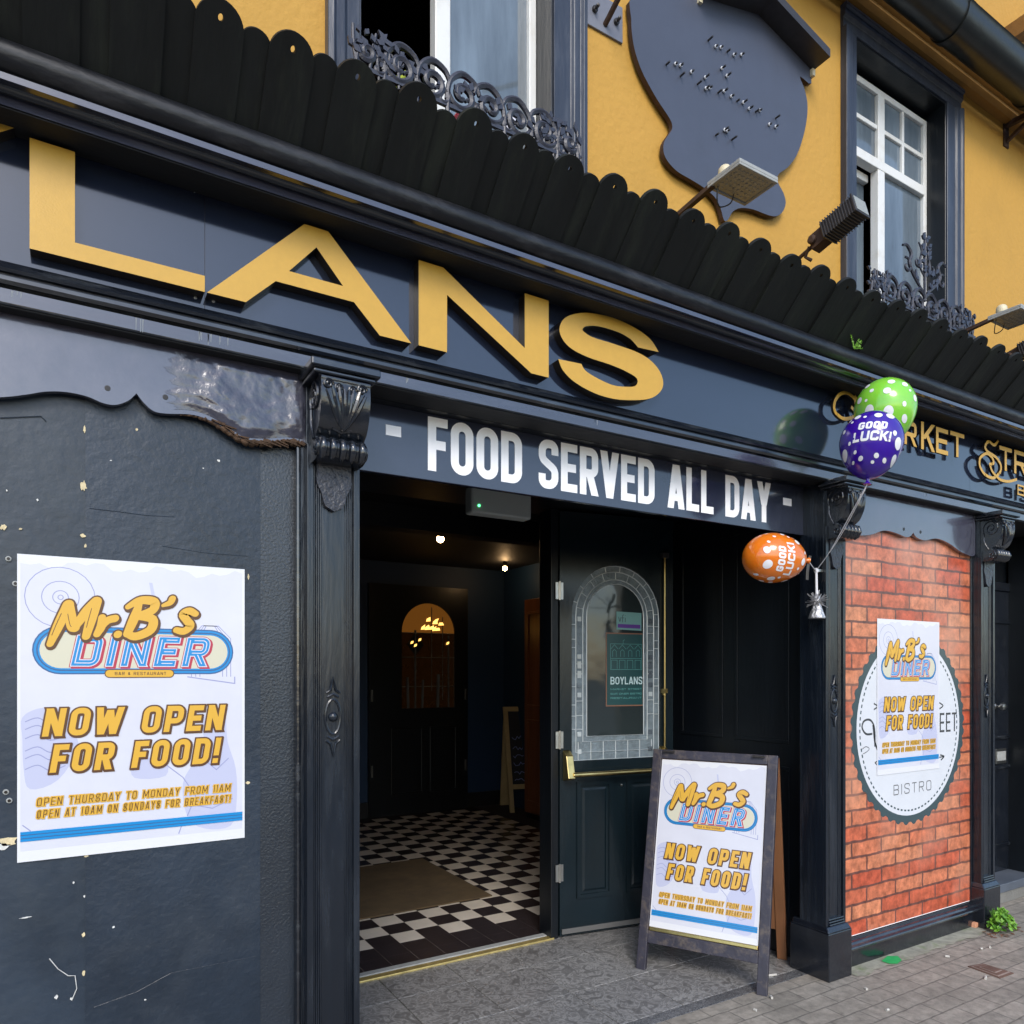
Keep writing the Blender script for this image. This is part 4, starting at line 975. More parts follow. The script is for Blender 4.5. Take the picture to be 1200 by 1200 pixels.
# notices behind the glass
M_TEAL = mat('dark teal notice', (.012, .06, .065), .3); M_TEALL = mat('pale teal ink', (.10, .30, .29), .4); M_COP = mat('copper frame', (.22, .10, .06), .4); M_NOT = mat('pale green card', (.16, .34, .33), .4); M_PUR = mat('purple strip', (.10, .03, .25), .4); M_GREYT = mat('grey green ink', (.05, .08, .08), .5); M_PALE = mat('pale blue white ink', (.50, .66, .68), .4)
q = MB()
def MN(x, z, d): return Vector((x, .0175-d, z))
X0, X1 = .305, gx1-bd-.005
q.poly([[(X0, 1.29), (X1, 1.29), (X1, 1.72), (X0, 1.72)]], MN, -.0005, .0004, M_COP); q.poly([[(X0+.006, 1.297), (X1-.002, 1.297), (X1-.002, 1.713), (X0+.006, 1.713)]], MN, None, .0007, M_TEAL)
def tl(pts, w_=.0022, m=None): line2(q, MN, pts, w_, .001, m or M_TEALL)
bx0, bx1 = X0+.03, X1-.008
tl([(bx0, 1.505), (bx0, 1.655), (bx1, 1.655), (bx1, 1.505), (bx0, 1.505)]); tl([(bx0, 1.57), (bx1, 1.57)])
for k in range(4):
    x = bx0+(bx1-bx0)*(k+.5)/4; tl([(x-.024, 1.625), (x, 1.65), (x+.024, 1.625)]); tl([(x-.012, 1.58), (x-.012, 1.612), (x, 1.622), (x+.012, 1.612), (x+.012, 1.58)]); tl([(x-.02, 1.51), (x-.02, 1.56), (x+.018, 1.56), (x+.018, 1.51)])
tl([(.42, 1.655), (.42, 1.675), (.43, 1.68)])
text(q, 'BOYLANS', MN, bx0, X1-.004, 1.418, 1.462, [(0, .0013, M_PALE)], T=.15, RR=.3, gap=.1)
for z, s_ in ((1.385, 'MARKET STREET'), (1.358, 'BAR DINER BISTRO'), (1.333, 'RESTAURANT')): text(q, s_, MN, bx0, X1-.008, z, z+.010, [(0, .0013, M_TEALL)], T=.17, RR=.1, gap=.2)
q.poly([[(.375, 1.74), (X1-.01, 1.735), (X1-.01, 1.84), (.375, 1.845)]], MN, None, .0006, M_NOT); q.poly([[(.384, 1.75), (X1-.018, 1.747), (X1-.018, 1.770), (.384, 1.772)]], MN, None, .001, M_PUR)
brush(q, [[(0,.7,.05),(.18,.1,.05),(.36,.7,.05)], [(.8,1.05,.05),(.66,.98,.05),(.62,.7,.05),(.62,.05,.05)], [(.48,.62,.04),(.85,.62,.04)], [(1.05,.05,.05),(1.05,.65,.05)], [(1.05,.92,.05),(1.05,.97,.05)]], lambda p: (.390+p[0]*.042, 1.782+p[1]*.042), MN, .0011, M_GREYT)
q.build('glass_notice', dl)
# panic bar and bolt rod
q = MB()
for x, s_ in ((.018, 1), (.655, 1)):
    q.hexa([(x,-.075,.895),(x,-.045,1.02),(x,0,.875),(x,0,1.05),(x+.045,-.075,.895),(x+.045,-.045,1.02),(x+.045,0,.875),(x+.045,0,1.05)], M_BRASS)
q.tube([(.05, -.066, .915), (.665, -.066, .915)], .014, M_BRASS, 12)
q.box(.675, .695, -.02, 0, 1.35, 1.365, M_BRASS)
pb = q.build('push_bar', dl, bevel=.004)
q = MB(); q.tube([(.685, -.016, 1.0), (.685, -.016, 2.18)], .006, M_BRASS, 10); q.box(.670, .700, -.026, 0, 1.365, 1.39, M_BRASS); q.box(.662, .708, -.03, 0, 2.17, 2.20, M_BLKM); q.build('bolt_rod', dl)
q = MB()
for z in (.31, 1.06, 1.90):
    q.box(-.028, -.004, -.006, .0, z, z+.095, M_STEEL); q.box(.004, .020, -.004, .001, z, z+.095, M_STEEL); q.tube([(-.004, -.008, z-.004), (-.004, -.008, z+.10)], .007, M_STEEL, 10)
q.build('hinge', dl)
q = MB(); q.lathe((.40, 0, .83), [(.007, 0), (.007, .003), (.003, .004)], M_STEEL, 12, (0, -1, 0)); q.build('screw_head', dl)

# ================================================================== THINGS
# food sign over the doorway
FS = 2.40
fs = empty('food_sign', (2.0, FS, 2.19), 'long dark blue board with white words about food, over the open doorway', 'sign board')
a = at(421, 500, FS).x; b = 3.19
g = MB(); g.box(.79, b, FS, FS+.02, 2.187, 2.426, M_SIGN); g.build('board', fs, bevel=.002)
g = MB(); MS = front(FS-.0008)
fx0 = at(501.3, 487, FS).x; fx1 = at(902.8, 566, FS).x
text(g, 'FOOD SERVED ALL DAY', MS, fx0, fx1, 2.222, 2.415, [(0, 0, M_WHITE)], T=.17, RR=.19, gap=.065)
for (p, q) in (((452,504.7),(470,517.7)), ((917.5,591),(927.5,599.3))):
    u = at(*p, FS); v = at(*q, FS); g.poly([[(u.x, 2.322), (v.x, 2.322), (v.x, 2.358), (u.x, 2.358)]], MS, None, 0, M_WHITE)
g.build('lettering', fs)

# paling boards leaning out over the cornice
pal = empty('paling_screen', (2.0, 2.08, 2.985), 'long black row of leaning scalloped boards above the cornice', 'board screen')
e_l = Vector((0, -.70, .714)).normalized(); e_n = Vector((0, -.714, -.70)).normalized(); e_x = Vector((1, 0, 0))
Pb = Vector((0, 2.082, 2.984))
def MP(x, l, d): return Pb+e_x*x+e_l*l+e_n*d
g = MB(); x = -3.1; k = 0
while x < 8.9:
    wide = k % 2 == 0
    w_ = (.116 if wide else .062)+rnd.uniform(-.005, .005); l_ = (.246 if wide else .219)+rnd.uniform(-.006, .006)
    r_ = w_/2*.98; zc = l_-r_
    ov = 0 if wide else .006
    x -= ov; w_ += 2*ov
    loop = [(x, -.012), (x+w_, -.012)]+[(x+w_/2+w_/2*math.cos(t), zc+r_*math.sin(t)) for t in [math.pi*q/16 for q in range(17)]]
    dd = .0 if wide else -.006
    dd += rnd.uniform(-.002, .002) - (0 if wide else .001)
    holes = []
    if wide:
        hr = .0065; holes = [[(x+w_/2+hr*math.cos(t), zc+r_*.35+hr*1.2*math.sin(t)) for t in [2*math.pi*q/12 for q in range(12)]]]
    g.poly([loop]+holes, MP, dd-.016, dd, M_PALING)
    x += w_-ov+.0005; k += 1
g.build('scalloped_boards', pal, bevel=.0012, seg=1)
g = MB(); g.bar(MP(XA, .03, -.045), MP(XB, .03, -.045), .03, .02, M_PALING); g.bar(MP(XA, .11, -.045), MP(XB, .11, -.045), .02, .03, M_PALING); g.build('rail', pal)

# cast iron guards at the upper windows
def scroll(c, r, a0, turns, sg, n=22): return [(c[0]+sg*r*(1-.8*k/n)*math.cos(a0+turns*2*math.pi*k/n), c[1]+r*(1-.8*k/n)*math.sin(a0+turns*2*math.pi*k/n)) for k in range(n+1)]
def guard(x0, x1, crest, label):
    Y = 2.30; c = (x0+x1)/2; o = empty('window_guard', (c, Y, WZ0), label, 'window guard', 'iron guards at the upper windows')
    def crv(q, pts, r=.008):
        if len(pts) <= 6: pts = [(a, b) for a, b, _ in smooth([(a, b, 0) for a, b in pts], 5)]
        q.tube([(x, Y, z) for x, z in pts], [r*(.75+.35*math.sin(3.14*k/(len(pts)-1))) for k in range(len(pts))], M_IRON, 6)
    def leaf(q, x, z, a, l=.05, w_=.016):
        dx, dz = math.cos(a), math.sin(a)
        q.poly([[(x, z), (x+dx*l*.5-dz*w_, z+dz*l*.5+dx*w_), (x+dx*l, z+dz*l), (x+dx*l*.5+dz*w_, z+dz*l*.5-dx*w_)]], front(Y-.004-rnd.uniform(0, .008)), -.010, 0, M_IRON)
    q = MB(); zb = 3.34
    q.bar((x0, Y, zb), (x1, Y, zb), .014, .02, M_IRON); q.bar((x0, Y, 3.47), (x1, Y, 3.47), .012, .014, M_IRON)
    n = 8; wd = (x1-x0)/n
    for k in range(n):
        x = x0+wd*(k+.5); sg = 1 if x < c else -1
        big = 1 if 1 <= k <= n-2 else .55
        crv(q, [(x-sg*wd*.5, zb)]+scroll((x, 3.525), .055*big, math.pi, 1.35, sg, 26), .011)
        crv(q, scroll((x+sg*wd*.35, 3.49), .035, .6, 1.0, -sg), .008)
        if big == 1: crv(q, [(x-sg*.06, 3.49), (x-sg*.045, 3.56), (x, 3.60), (x+sg*.05, 3.585), (x+sg*.07, 3.55)], .010)
        for j in range(4): leaf(q, x+rnd.uniform(-.06, .06), 3.50+rnd.uniform(0, .05), rnd.uniform(.2, 2.9), rnd.uniform(.03, .045), .012)
    for s_ in (-1, 1):                                    # sprig on each corner
        for k in range(26):
            xx = c+s_*((x1-x0)/2-.01-rnd.uniform(0, .17)); leaf(q, xx, 3.49+rnd.uniform(0, .11), rnd.uniform(.1, 3.0), rnd.uniform(.022, .042), .009)
        for k in range(5):
            xx = c+s_*((x1-x0)/2-.03-.035*k); crv(q, [(xx, 3.45), (xx+rnd.uniform(-.02, .02), 3.53), (xx+rnd.uniform(-.03, .03), 3.60)], .006); crv(q, scroll((xx, 3.54), .018, rnd.uniform(0, 6), .8, s_, 12), .004)
    q.build('scrollwork', o, smooth=50)
    if crest:
        q = MB()
        for s_ in (-1, 1):
            crv(q, [(c+s_*.02, 3.60), (c+s_*.10, 3.66), (c+s_*.15, 3.72), (c+s_*.13, 3.77), (c+s_*.17, 3.81), (c+s_*.21, 3.80)], .009)
            crv(q, scroll((c+s_*.17, 3.70), .045, 1.2, .9, s_), .008); crv(q, scroll((c+s_*.07, 3.75), .035, 2.5, .9, s_), .006)
            crv(q, [(c, 3.68), (c+s_*.05, 3.74), (c+s_*.03, 3.82), (c+s_*.06, 3.86)], .006)
        crv(q, [(c, 3.55), (c, 3.75), (c, 3.93)], .009)
        for k in range(34):
            z = rnd.uniform(3.62, 3.90); leaf(q, c+rnd.uniform(-1, 1)*max(.015, .14*(3.95-z)/.3), z, rnd.uniform(.3, 2.8), rnd.uniform(.03, .055), .011)
        q.build('crest', o, smooth=50)
    return o
guard(WINS[0][0]-.07, WINS[0][1]+.06, False, 'low grey cast iron guard at the window with one open dark casement')
guard(WINS[1][0]-.06, WINS[1][1]+.10, True, 'grey cast iron guard with tall leafy crest at the small paned window')
g = MB()                                                # things lying on the sill behind the left guard
for nm, px, py, r_, c_ in (('yellow green', 458, 88, .030, (.45, .52, .04)), ('red', 528, 132, .05, (.40, .03, .04)), ('white', 592, 140, .03, (.6, .6, .66))):
    v = at(px, py, 2.40); m_ = mat(nm+' sill trinket', c_, .4); q = MB()
    q.lathe((v.x, 2.395, v.z-.03-r_), [(r_*.5, 0), (r_*.55, .03), (r_*.5, .05+r_), (r_*.2, .06+r_), (r_*.15, .075+r_)], m_, 12, (.5, 0, .86))
    tag(q.build('sill_trinket', smooth=50), 'small %s trinket on the window sill behind the low iron guard' % nm, 'trinket', 'trinkets on the window sill')

# cartouche shaped sign with its little roof
cs_ = empty('cartouche_sign', (2.75, 2.40, 3.9), 'blank blue grey sign of curvy outline on the ochre wall, studded with bare bolts', 'wall sign')
OS = 2.385
def zO(x, y): return (680+x/3.75, y/3.75)
out = [(235,-20),(224,80),(230,170),(245,240),(270,310),(300,370),(340,440),(380,500),(400,535),(404,565),(388,592),(368,625),(366,665),(382,705),(425,752),(480,785),(540,822),(590,865),(615,910),(632,968),(650,965),(670,930),(705,914),(760,920),(820,943),(860,950),(890,930),(903,890),(892,845),(868,800),(872,765),(912,735),(952,680),(980,600),(996,520),(998,450),(985,390),(966,335)]
lo = [XZ(*zO(*p), OS) for p in out]
cxo = 2.80; top = 4.60
lo2 = lo+[(3.19, 4.46), (3.12, top), (cxo, top+.10), (2.36, top), (2.30, 4.48)]
lo2 = smooth_closed([(x, z) for x, z in lo2], 3)
g = MB(); g.poly([lo2], front(OS), -.022, 0, mat('faded blue grey sign board', (.060, .070, .102), .42, var=.12, vscale=2.5, bump=.0005, bscale=20, dirt=(.05, .055, .07), dscale=1.8, damt=.5), M_RUST)
g.build('board', cs_)
bol = [(562,178),(592,208),(615,212),(645,228),(672,245),(705,245),(377,285),(415,285),(437,292),(440,335),(485,320),(545,345),(515,370),(548,393),(565,390),(605,408),(628,405),(660,428),(688,445),(712,455),(738,482),(770,492),(785,488),(640,338),(858,520),(828,550),(855,560),(595,595),(630,575),(642,580),(665,615),(618,305)]
for i, (x, y) in enumerate(bol):
    v = at(*zO(x, y), OS); L_ = rnd.uniform(.018, .034)
    g = MB(); g.tube([(v.x, OS+.001, v.z), (v.x, OS-L_, v.z-.002)], .0045, M_BLKM, 8)
    if i % 3 != 0: g.lathe((v.x, OS-L_*.15, v.z), [(.008, 0), (.008, .005), (.005, .006)], mat('pale bolt washer', (.6, .62, .66), .4), 8, (0, -1, 0))
    g.build('bolt', cs_, smooth=50)
g = MB()
for s_ in (-1, 1):
    xe = cxo+s_*.40
    g.hexa([(xe,2.285,4.525),(xe,2.285,4.565),(xe,2.415,4.525),(xe,2.415,4.565),(cxo,2.285,4.625),(cxo,2.285,4.665),(cxo,2.415,4.625),(cxo,2.415,4.665)], M_BLKM)
    g.box(xe-.02*(s_ > 0), xe+.02*(s_ < 0), 2.37, 2.415, 4.49, 4.525, M_CREAM)
g.build('roof', cs_)

# floodlights and spotlights on arms
def flood(x0, label):
    o = empty('floodlight', (x0, 2.42, 3.40), label, 'floodlight', 'square floodlights on arms over the boards')
    X1, y0, y1, z = x0+.218, 1.95, 2.118, 3.45
    q = MB(); q.box(x0, X1, y0, y1, z, z+.014, M_GREYM); q.box(x0, X1, y0, y0+.012, z-.010, z, M_GREYM); q.box(x0, X1, y1-.012, y1, z-.010, z, M_GREYM); q.box(x0, x0+.012, y0+.012, y1-.012, z-.010, z, M_GREYM); q.box(X1-.012, X1, y0+.012, y1-.012, z-.010, z, M_GREYM)
    for k in range(7): q.box(x0+.03+k*.024, x0+.036+k*.024, y0+.03, y1-.02, z+.014, z+.026, M_GREYM)
    bd_ = q.build('housing', o, bevel=.002)
    q = MB(); q.box(x0+.012, X1-.012, y0+.012, y1-.012, z-.006, z-.002, M_LED)
    for i in range(8):
        for j in range(6): q.box(x0+.026+i*.022, x0+.034+i*.022, y0+.024+j*.022, y0+.032+j*.022, z-.0075, z-.006, M_GREYM)
    q.build('lens', bd_)
    q = MB(); q.lathe((x0+.05, y0+.12, z+.026), [(.026, 0), (.028, .010), (.026, .03), (.018, .04), (.008, .043)], M_CREAM, 16); q.build('junction_box', bd_, smooth=50)
    q = MB(); q.bar((x0+.012, UW+.001, z-.03), (x0+.012, y1-.02, z-.004), .022, .018, M_RUST); q.box(x0-.02, x0+.045, UW-.006, UW+.001, z-.075, z+.02, M_RUST); q.build('arm', o)
    q = MB(); q.tube([(p.x, p.y, p.z) for p in [Vector(t) for t in smooth([(x0+.03, y1-.03, z-.008), (x0+.035, y1-.02, z-.05), (x0+.06, y1-.01, z-.07), (x0+.11, y1-.02, z-.045), (x0+.12, y1-.03, z-.01)], 5)]], .0028, M_BLKM, 6); q.build('cable', o, smooth=60)
flood(2.186, 'square grey floodlight on an arm below the curvy blue sign')
flood(4.335, 'square grey floodlight on an arm at the right edge of the photo')
def spot(x0, z0, label):
    o = empty('spotlight', (x0, 2.42, z0-.05), label, 'spotlight', 'black finned spotlights over the boards')
    q = MB(); A = Vector((x0, 2.17, z0-.02)); B = Vector((x0+.01, 1.97, z0+.035)); dr = (B-A).normalized()
    q.bar(A+dr*.05, B, .096, .074, M_BLKM)
    for k in range(12):
        c = A+dr*(.055+.0128*k); q.bar(c, c+dr*.005, .106, .084, M_BLKM)
    q.bar(B, B+dr*.01, .11, .088, M_BLKM); h_ = q.build('housing', o, bevel=.004)
    q = MB(); q.bar(B+dr*.0101, B+dr*.012, .09, .07, M_LED); q.build('lens', h_)
    q = MB(); q.bar(A-dr*.02, A+dr*.05, .06, .07, M_RUST); q.lathe(A+Vector((-.035, 0, 0)), [(.02, 0), (.02, .012), (.012, .016)], M_RUST, 12, (-1, 0, 0)); q.tube([A+Vector((-.03, .02, -.02)), A+Vector((-.02, .05, -.05)), A+Vector((0, .03, -.07))], .008, M_RUST, 8); q.build('yoke', o, bevel=.003)
    q = MB(); q.tube([(x0, UW, z0-.085), A-dr*.02], .009, M_RUST, 8); q.box(x0-.03, x0+.03, UW-.006, UW+.001, z0-.13, z0-.04, M_RUST); q.build('arm', o)
spot(2.945, 3.50, 'black finned spotlight on a rusty arm beside the small paned window')
spot(4.72, 3.36, 'dark spotlight low behind the boards under the right floodlight')
# wall bracket at the top, and a gutter bracket at the right
o = empty('wall_bracket', at(707, 20, UW), 'grey bolted plate with a rod high between window and blue sign', 'bracket')
g = MB(); a = at(686, 20, UW); b = at(728, 20, UW); zc = (a.z+b.z)/2
g.box(a.x, b.x, UW-.010, UW+.001, zc-.075, zc+.075, mat('grey plate', (.16, .17, .21), .5, var=.2)); g.build('plate', o, bevel=.002)
g = MB()
for dx in (.03, .12): g.lathe((a.x+dx*(b.x-a.x)/.15, UW-.010, zc-.005), [(.013, 0), (.013, .012), (.007, .013), (.007, .03), (.003, .032)], M_BLKM, 6, (0, -1, 0))
g.build('bolt', o)
g = MB(); cx_ = (a.x+b.x)/2; g.tube([(cx_, UW-.009, zc-.04), (cx_+.01, 2.1, zc+.13), (cx_+.02, 1.6, zc+.42)], .011, M_RUST, 10); g.build('rod', o, smooth=50)
o = empty('rusty_hook', at(1188, 155, UW), 'rusty bracket on the ochre wall under the gutter at the right', 'bracket')
g = MB(); v = at(1178, 155, UW); g.bar((v.x, UW+.001, v.z+.04), (v.x, 2.2, v.z+.02), .03, .03, M_RUST); g.bar((v.x, UW+.001, v.z-.07), (v.x+.0, 2.24, v.z+.01), .02, .02, M_RUST); g.box(v.x-.03, v.x+.03, UW-.008, UW+.001, v.z-.1, v.z+.08, M_RUST); g.build('arm', o)

# the large poster on the left wall
po = empty('poster', (.1, LW-.006, 1.6), 'large diner poster on the dark wall at the left of the doorway', 'poster', None)
q0 = at(20.6, 648, LW-.006); q1 = at(288.3, 668, LW-.006); q2 = at(19.6, 1009.7, LW-.006); q3 = at(285, 983, LW-.006)
px0 = (q0.x+q2.x)/2; px1 = (q1.x+q3.x)/2; pz0 = (q2.z+q3.z)/2; pz1 = (q0.z+q1.z)/2
g = MB(); poster_art(g, lambda x, y, d: Vector((px0+x, LW-.006-d-(.0015 if False else 0), pz0+y)), px1-px0, pz1-pz0); g.build('printed_sheet', po, fix=False)
g = MB(); g.box(px0+.002, px1-.002, LW-.0055, LW-.002, pz0+.002, pz1-.002, M_WHITE); g.build('backing_board', po)

# brick print with its round emblem, and the poster stuck on it
BP = 2.327
bp = empty('brick_print', (3.95, BP, .15), 'printed orange brick panel with round white emblem in the right bay', 'panel')
M_BRICK = brick_mat('printed orange brick', (.42, .075, .036), (.53, .20, .10), (.125, .05, .04), .255, .081, .0075, .28, 0, dist=.016, var=.6, vsc=19, plane='XZ', dirt=(.56, .30, .21))
nb = M_BRICK.node_tree
g = MB(); g.box(3.319, 4.560, BP, BP+.006, .147, 2.31, M_BRICK); g.build('printed_sheet', bp)
g = MB(); g.box(3.322, 4.556, BP-.0012, BP, .1475, .151, M_WHITE); g.build('white_edge', bp)
EC = at(1061, 851, BP); e0 = at(997, 851, BP).x; e1 = at(1129, 851, BP).x; ez = (at(1063, 735, BP).z, at(1063, 968, BP).z)
ecx = (e0+e1)/2; ecz = (ez[0]+ez[1])/2; er = ((e1-e0)+(ez[0]-ez[1]))/4
ME = front(BP-.0006)
P_SLATE = mat('emblem slate ink', (.045, .075, .085), .25); P_OFFW = mat('emblem white ink', (.62, .645, .69), .22, var=.04, vscale=6); P_DK = mat('emblem dark lettering', (.05, .055, .06), .3)
q = MB(); n = 44
q.poly([[(ecx+(er*(1 if k % 4 in (1, 2) else .972))*math.cos(2*math.pi*k/(4*n)), ecz+(er*(1 if k % 4 in (1, 2) else .972))*math.sin(2*math.pi*k/(4*n))) for k in range(4*n)]], ME, None, 0, P_SLATE)
q.poly([disc(ecx, ecz, er*.905, 72)], ME, None, .0003, P_OFFW)
for k in range(88):
    a0 = 2*math.pi*k/88; a1 = a0+2*math.pi/88*.55
    q.add([ME(ecx+er*r*math.cos(a), ecz+er*r*math.sin(a), .0006) for r, a in ((.845, a0), (.862, a0), (.862, a1), (.845, a1))], [(0,1,2,3)], P_SLATE)
def zE(px, py): return XZ(px, py, BP)
a = zE(1047, 920); b = zE(1091, 920)
text(q, 'BISTRO', ME, a[0], b[0], zE(1069, 929)[1], zE(1069, 917)[1], [(0, .0006, P_DK)], T=.085, RR=.2, gap=.42)
a = zE(1101, 855); b = zE(1121, 855); text(q, 'EET', ME, a[0], b[0], ecz-.045, ecz+.065, [(0, .0006, P_DK)], T=.11, RR=.2, gap=.14)
P = lambda pts: [(*zE(980+x/3.333, 620+y/3.333), 0) for x, y in pts]
def ink(pts, w_): line2(q, ME, [(x, z) for x, z, _ in smooth(P(pts), 5)], w_, .0007, P_DK)
ink([(140,800),(115,800),(100,775),(108,750),(130,745),(145,765),(150,800),(150,850)], .011); ink([(143,765),(150,830),(160,862)], .013); ink([(160,860),(168,800),(172,780)], .010); ink([(100,860),(115,850),(128,858),(118,870),(104,878)], .004)
for x, y, s_ in ((152, 693, 1), (408, 690, 1)): ink([(x-6*s_, y-12), (x+8*s_, y), (x-6*s_, y+12)], .008)
ink([(150,912),(162,905)], .006); ink([(150,912),(162,925)], .006); ink([(400,892),(420,888)], .007); ink([(405,882),(420,888),(408,902)], .008)
q.build('round_emblem', bp, fix=False)
ps = empty('poster', (3.9, BP-.004, 1.3), 'small diner poster stuck over the round emblem on the brick panel', 'poster')
PS = BP-.004
t0 = at(1027, 725, PS); t1 = at(1101.5, 729, PS); b0 = at(1029, 906, PS); b1 = at(1100, 903, PS)
sx0 = (t0.x+b0.x)/2; sx1 = (t1.x+b1.x)/2; sz1 = (t0.z+t1.z)/2; sz0 = (b0.z+b1.z)/2
hh = sz1-sz0
g = MB(); poster_art(g, lambda x, y, d: Vector((sx0+x, PS-d*.7, sz1-hh+y)), sx1-sx0, hh, mono=True); g.build('printed_sheet', ps, fix=False)

# the A-board on the pavement
fl = Vector((2.452, 2.862, 0)); frr = Vector((2.757, 2.300, 0)); ax = (frr-fl); AW = ax.length
ab = empty('pavement_sign', fl, 'black framed pavement sign with diner poster, standing by the open door', 'pavement sign', rz=math.atan2(ax.y, ax.x), local=True)
AH = 1.09; tilt = .262                                   # set back of the top over the foot
hyp = math.hypot(AH, tilt)
M_AB = mat('worn black sign frame', (.032, .03, .045), .45, bump=.002, bscale=40, dirt=(.22, .17, .12), dscale=16, damt=.45, var=.3)
M_ABW = mat('brown unpainted timber', (.20, .085, .035), .55, bump=.001, bscale=40, aniso=(1,1,.1), var=.3)
ez_ = Vector((0, tilt, AH)).normalized(); ey_ = Vector((0, -AH, tilt)).normalized()
def MA(x, y, d): return Vector((x, 0, 0))+ez_*y+ey_*d
def abox(q, x0, x1, y0, y1, d0, d1, m): q.hexa([MA(x, y, d) for x in (x0, x1) for d in (d0, d1) for y in (y0, y1)], m)
st = .048
q = MB(); abox(q, 0, st, 0, hyp, -.03, 0, M_AB); abox(q, AW-st, AW, 0, hyp, -.03, 0, M_AB); abox(q, st, AW-st, hyp-st, hyp, -.03, 0, M_AB); abox(q, st, AW-st, .135, .195, -.03, 0, M_AB)
abox(q, st, AW-st, .195, hyp-st, -.026, -.012, M_ABW)
fr_ = q.build('front_frame', ab, bevel=.003)
q = MB(); abox(q, st+.004, AW-st-.004, .196, .214, -.012, -.002, M_BRASS); q.build('retaining_strip', fr_, bevel=.003)
q = MB(); pw = AW-2*st-.006; ph = hyp-st-.216-.003
poster_art(q, lambda x, y, d: MA(st+.003+x, .215+y, -.0085+d), pw, ph); q.build('poster_sheet', ab, fix=False)
q = MB(); T2 = tilt*2*.93
def back(x, t, d): return Vector((x, tilt+.012+(T2-tilt)*(1-t)+d, AH*.985*t))
for x0, x1 in ((0, st), (AW-st, AW)): q.hexa([back(x, t, d) for x in (x0, x1) for d in (0, .03) for t in (0, 1)], M_ABW)
q.hexa([back(x, t, d) for x in (st, AW-st) for d in (.002, .028) for t in (.93, .995)], M_ABW); q.hexa([back(x, t, d) for x in (st, AW-st) for d in (.005, .02) for t in (.15, .93)], M_ABW)
q.build('back_frame', ab, bevel=.002)
q = MB()
for x in (.06, AW-.12): q.box(x, x+.06, tilt-.02, tilt+.035, AH-.012, AH-.004, M_BLKM)
q.build('hinge', ab)

# emergency light over the doorway
el = empty('emergency_light', (1.75, 3.0, 2.24), 'white emergency light box with a green lamp under the porch ceiling', 'emergency light')
g = MB(); g.box(1.587, 1.915, 3.0, 3.07, 2.24, 2.365, mat('emergency light plastic', (.40, .43, .41), .4)); g.box(1.70, 1.80, 3.02, 3.06, 2.365, PC+.001, M_BLKM); g.build('housing', el, bevel=.01)
g = MB(); g.lathe((1.625, 3.0, 2.275), [(.006, 0), (.006, .003), (.003, .005)], mat('green lamp', (.1, .5, .2), .3, emit=(.1, 1, .3), estr=2.5), 10, (0, -1, 0)); g.build('indicator', el)

# hall: lamps, mat, chalkboard, wooden cupboard
def lamp(name, loc, label, power, r_):
    o = empty(name, (loc[0], loc[1], HZ), label, 'ceiling lamp', 'lit lamps on the hall ceiling')
    x, y, z = loc
    q = MB(); q.lathe((x, y, z+r_*.8), [(.012, 0), (.022, .015), (.022, .05), (.012, .06)], M_BLKM, 14); q.tube([(x, y, z+.06), (x, y, HZ+.001)], .006, M_BLKM, 8); q.build('fitting', o, smooth=50)
    q = MB(); q.lathe((x, y, z-r_), [(r_*.05, 0)]+[(r_*math.sin(math.pi*k/10), r_-r_*math.cos(math.pi*k/10)) for k in range(1, 10)]+[(r_*.05, 2*r_)], mat('warm lit bulb', (1, .8, .5), .3, emit=(1, .62, .28), estr=25), 14); q.build('bulb', o, smooth=60)
    l = bpy.data.lights.new('lamp_light', 'POINT'); l.energy = power; l.color = (1, .62, .3); l.shadow_soft_size = r_
    lo_ = bpy.data.objects.new('lamp_light', l); COL.objects.link(lo_); lo_.parent = o; lo_.location = Vector((x, y, z-r_-.02))-Vector((loc[0], loc[1], HZ))
lamp('ceiling_lamp', (2.55, 5.36, 2.575), 'nearer and brighter of two lit hall lamps beyond the doorway', .9, .030)
lamp('ceiling_lamp', (3.90, 6.63, 2.59), 'farther and smaller of two lit hall lamps beyond the doorway', .6, .025)
g = MB(); g.box(1.05, 2.42, 4.28, 5.42, .0005, .010, M_MAT); tag(g.build('door_mat', bevel=.003), 'worn brown mat on the black and white hall floor', 'door mat')
ch = empty('chalkboard_sign', (4.02, 6.72, 0), 'wooden framed chalkboard easel at the back right of the hall', 'chalkboard', rz=R(-14), local=True)
M_PINE = mat('pale worn wood', (.42, .31, .15), .6, var=.2)
M_CHALK = mat('chalkboard black', (.012, .013, .02), .6); M_CHK = mat('chalk blue', (.25, .3, .65), .8)
def cb(x, z, d): return Vector((x, z*.24-d, z))
q = MB()
q.hexa([(-.02, 0, 0), (.045, -.004, 1.12), (-.02, .03, 0), (.045, .03+.27, 1.12)][0:0] or [cb(x, z, d) for x in (0, .05) for d in (0, -.03) for z in (0, 1.12)], M_PINE)
q.hexa([cb(x, z, d) for x in (.47, .52) for d in (0, -.03) for z in (0, 1.12)], M_PINE); q.hexa([cb(x, z, d) for x in (.05, .47) for d in (0, -.03) for z in (.24, .29)], M_PINE); q.hexa([cb(x, z, d) for x in (.05, .47) for d in (0, -.03) for z in (1.07, 1.12)], M_PINE)
q.build('frame', ch, bevel=.003)
q = MB(); q.hexa([cb(x, z, d) for x in (.05, .47) for d in (-.012, -.02) for z in (.29, 1.07)], M_CHALK)
rr_ = random.Random(3)
for z in (.34, .41, .50, .58, .67, .78): 
    line2(q, lambda x, y, d: cb(x, y, -.0118+d), [(.08+.02*k, z+rr_.uniform(-.018, .022)) for k in range(18)], .006, 0, M_CHK)
q.build('board', ch)
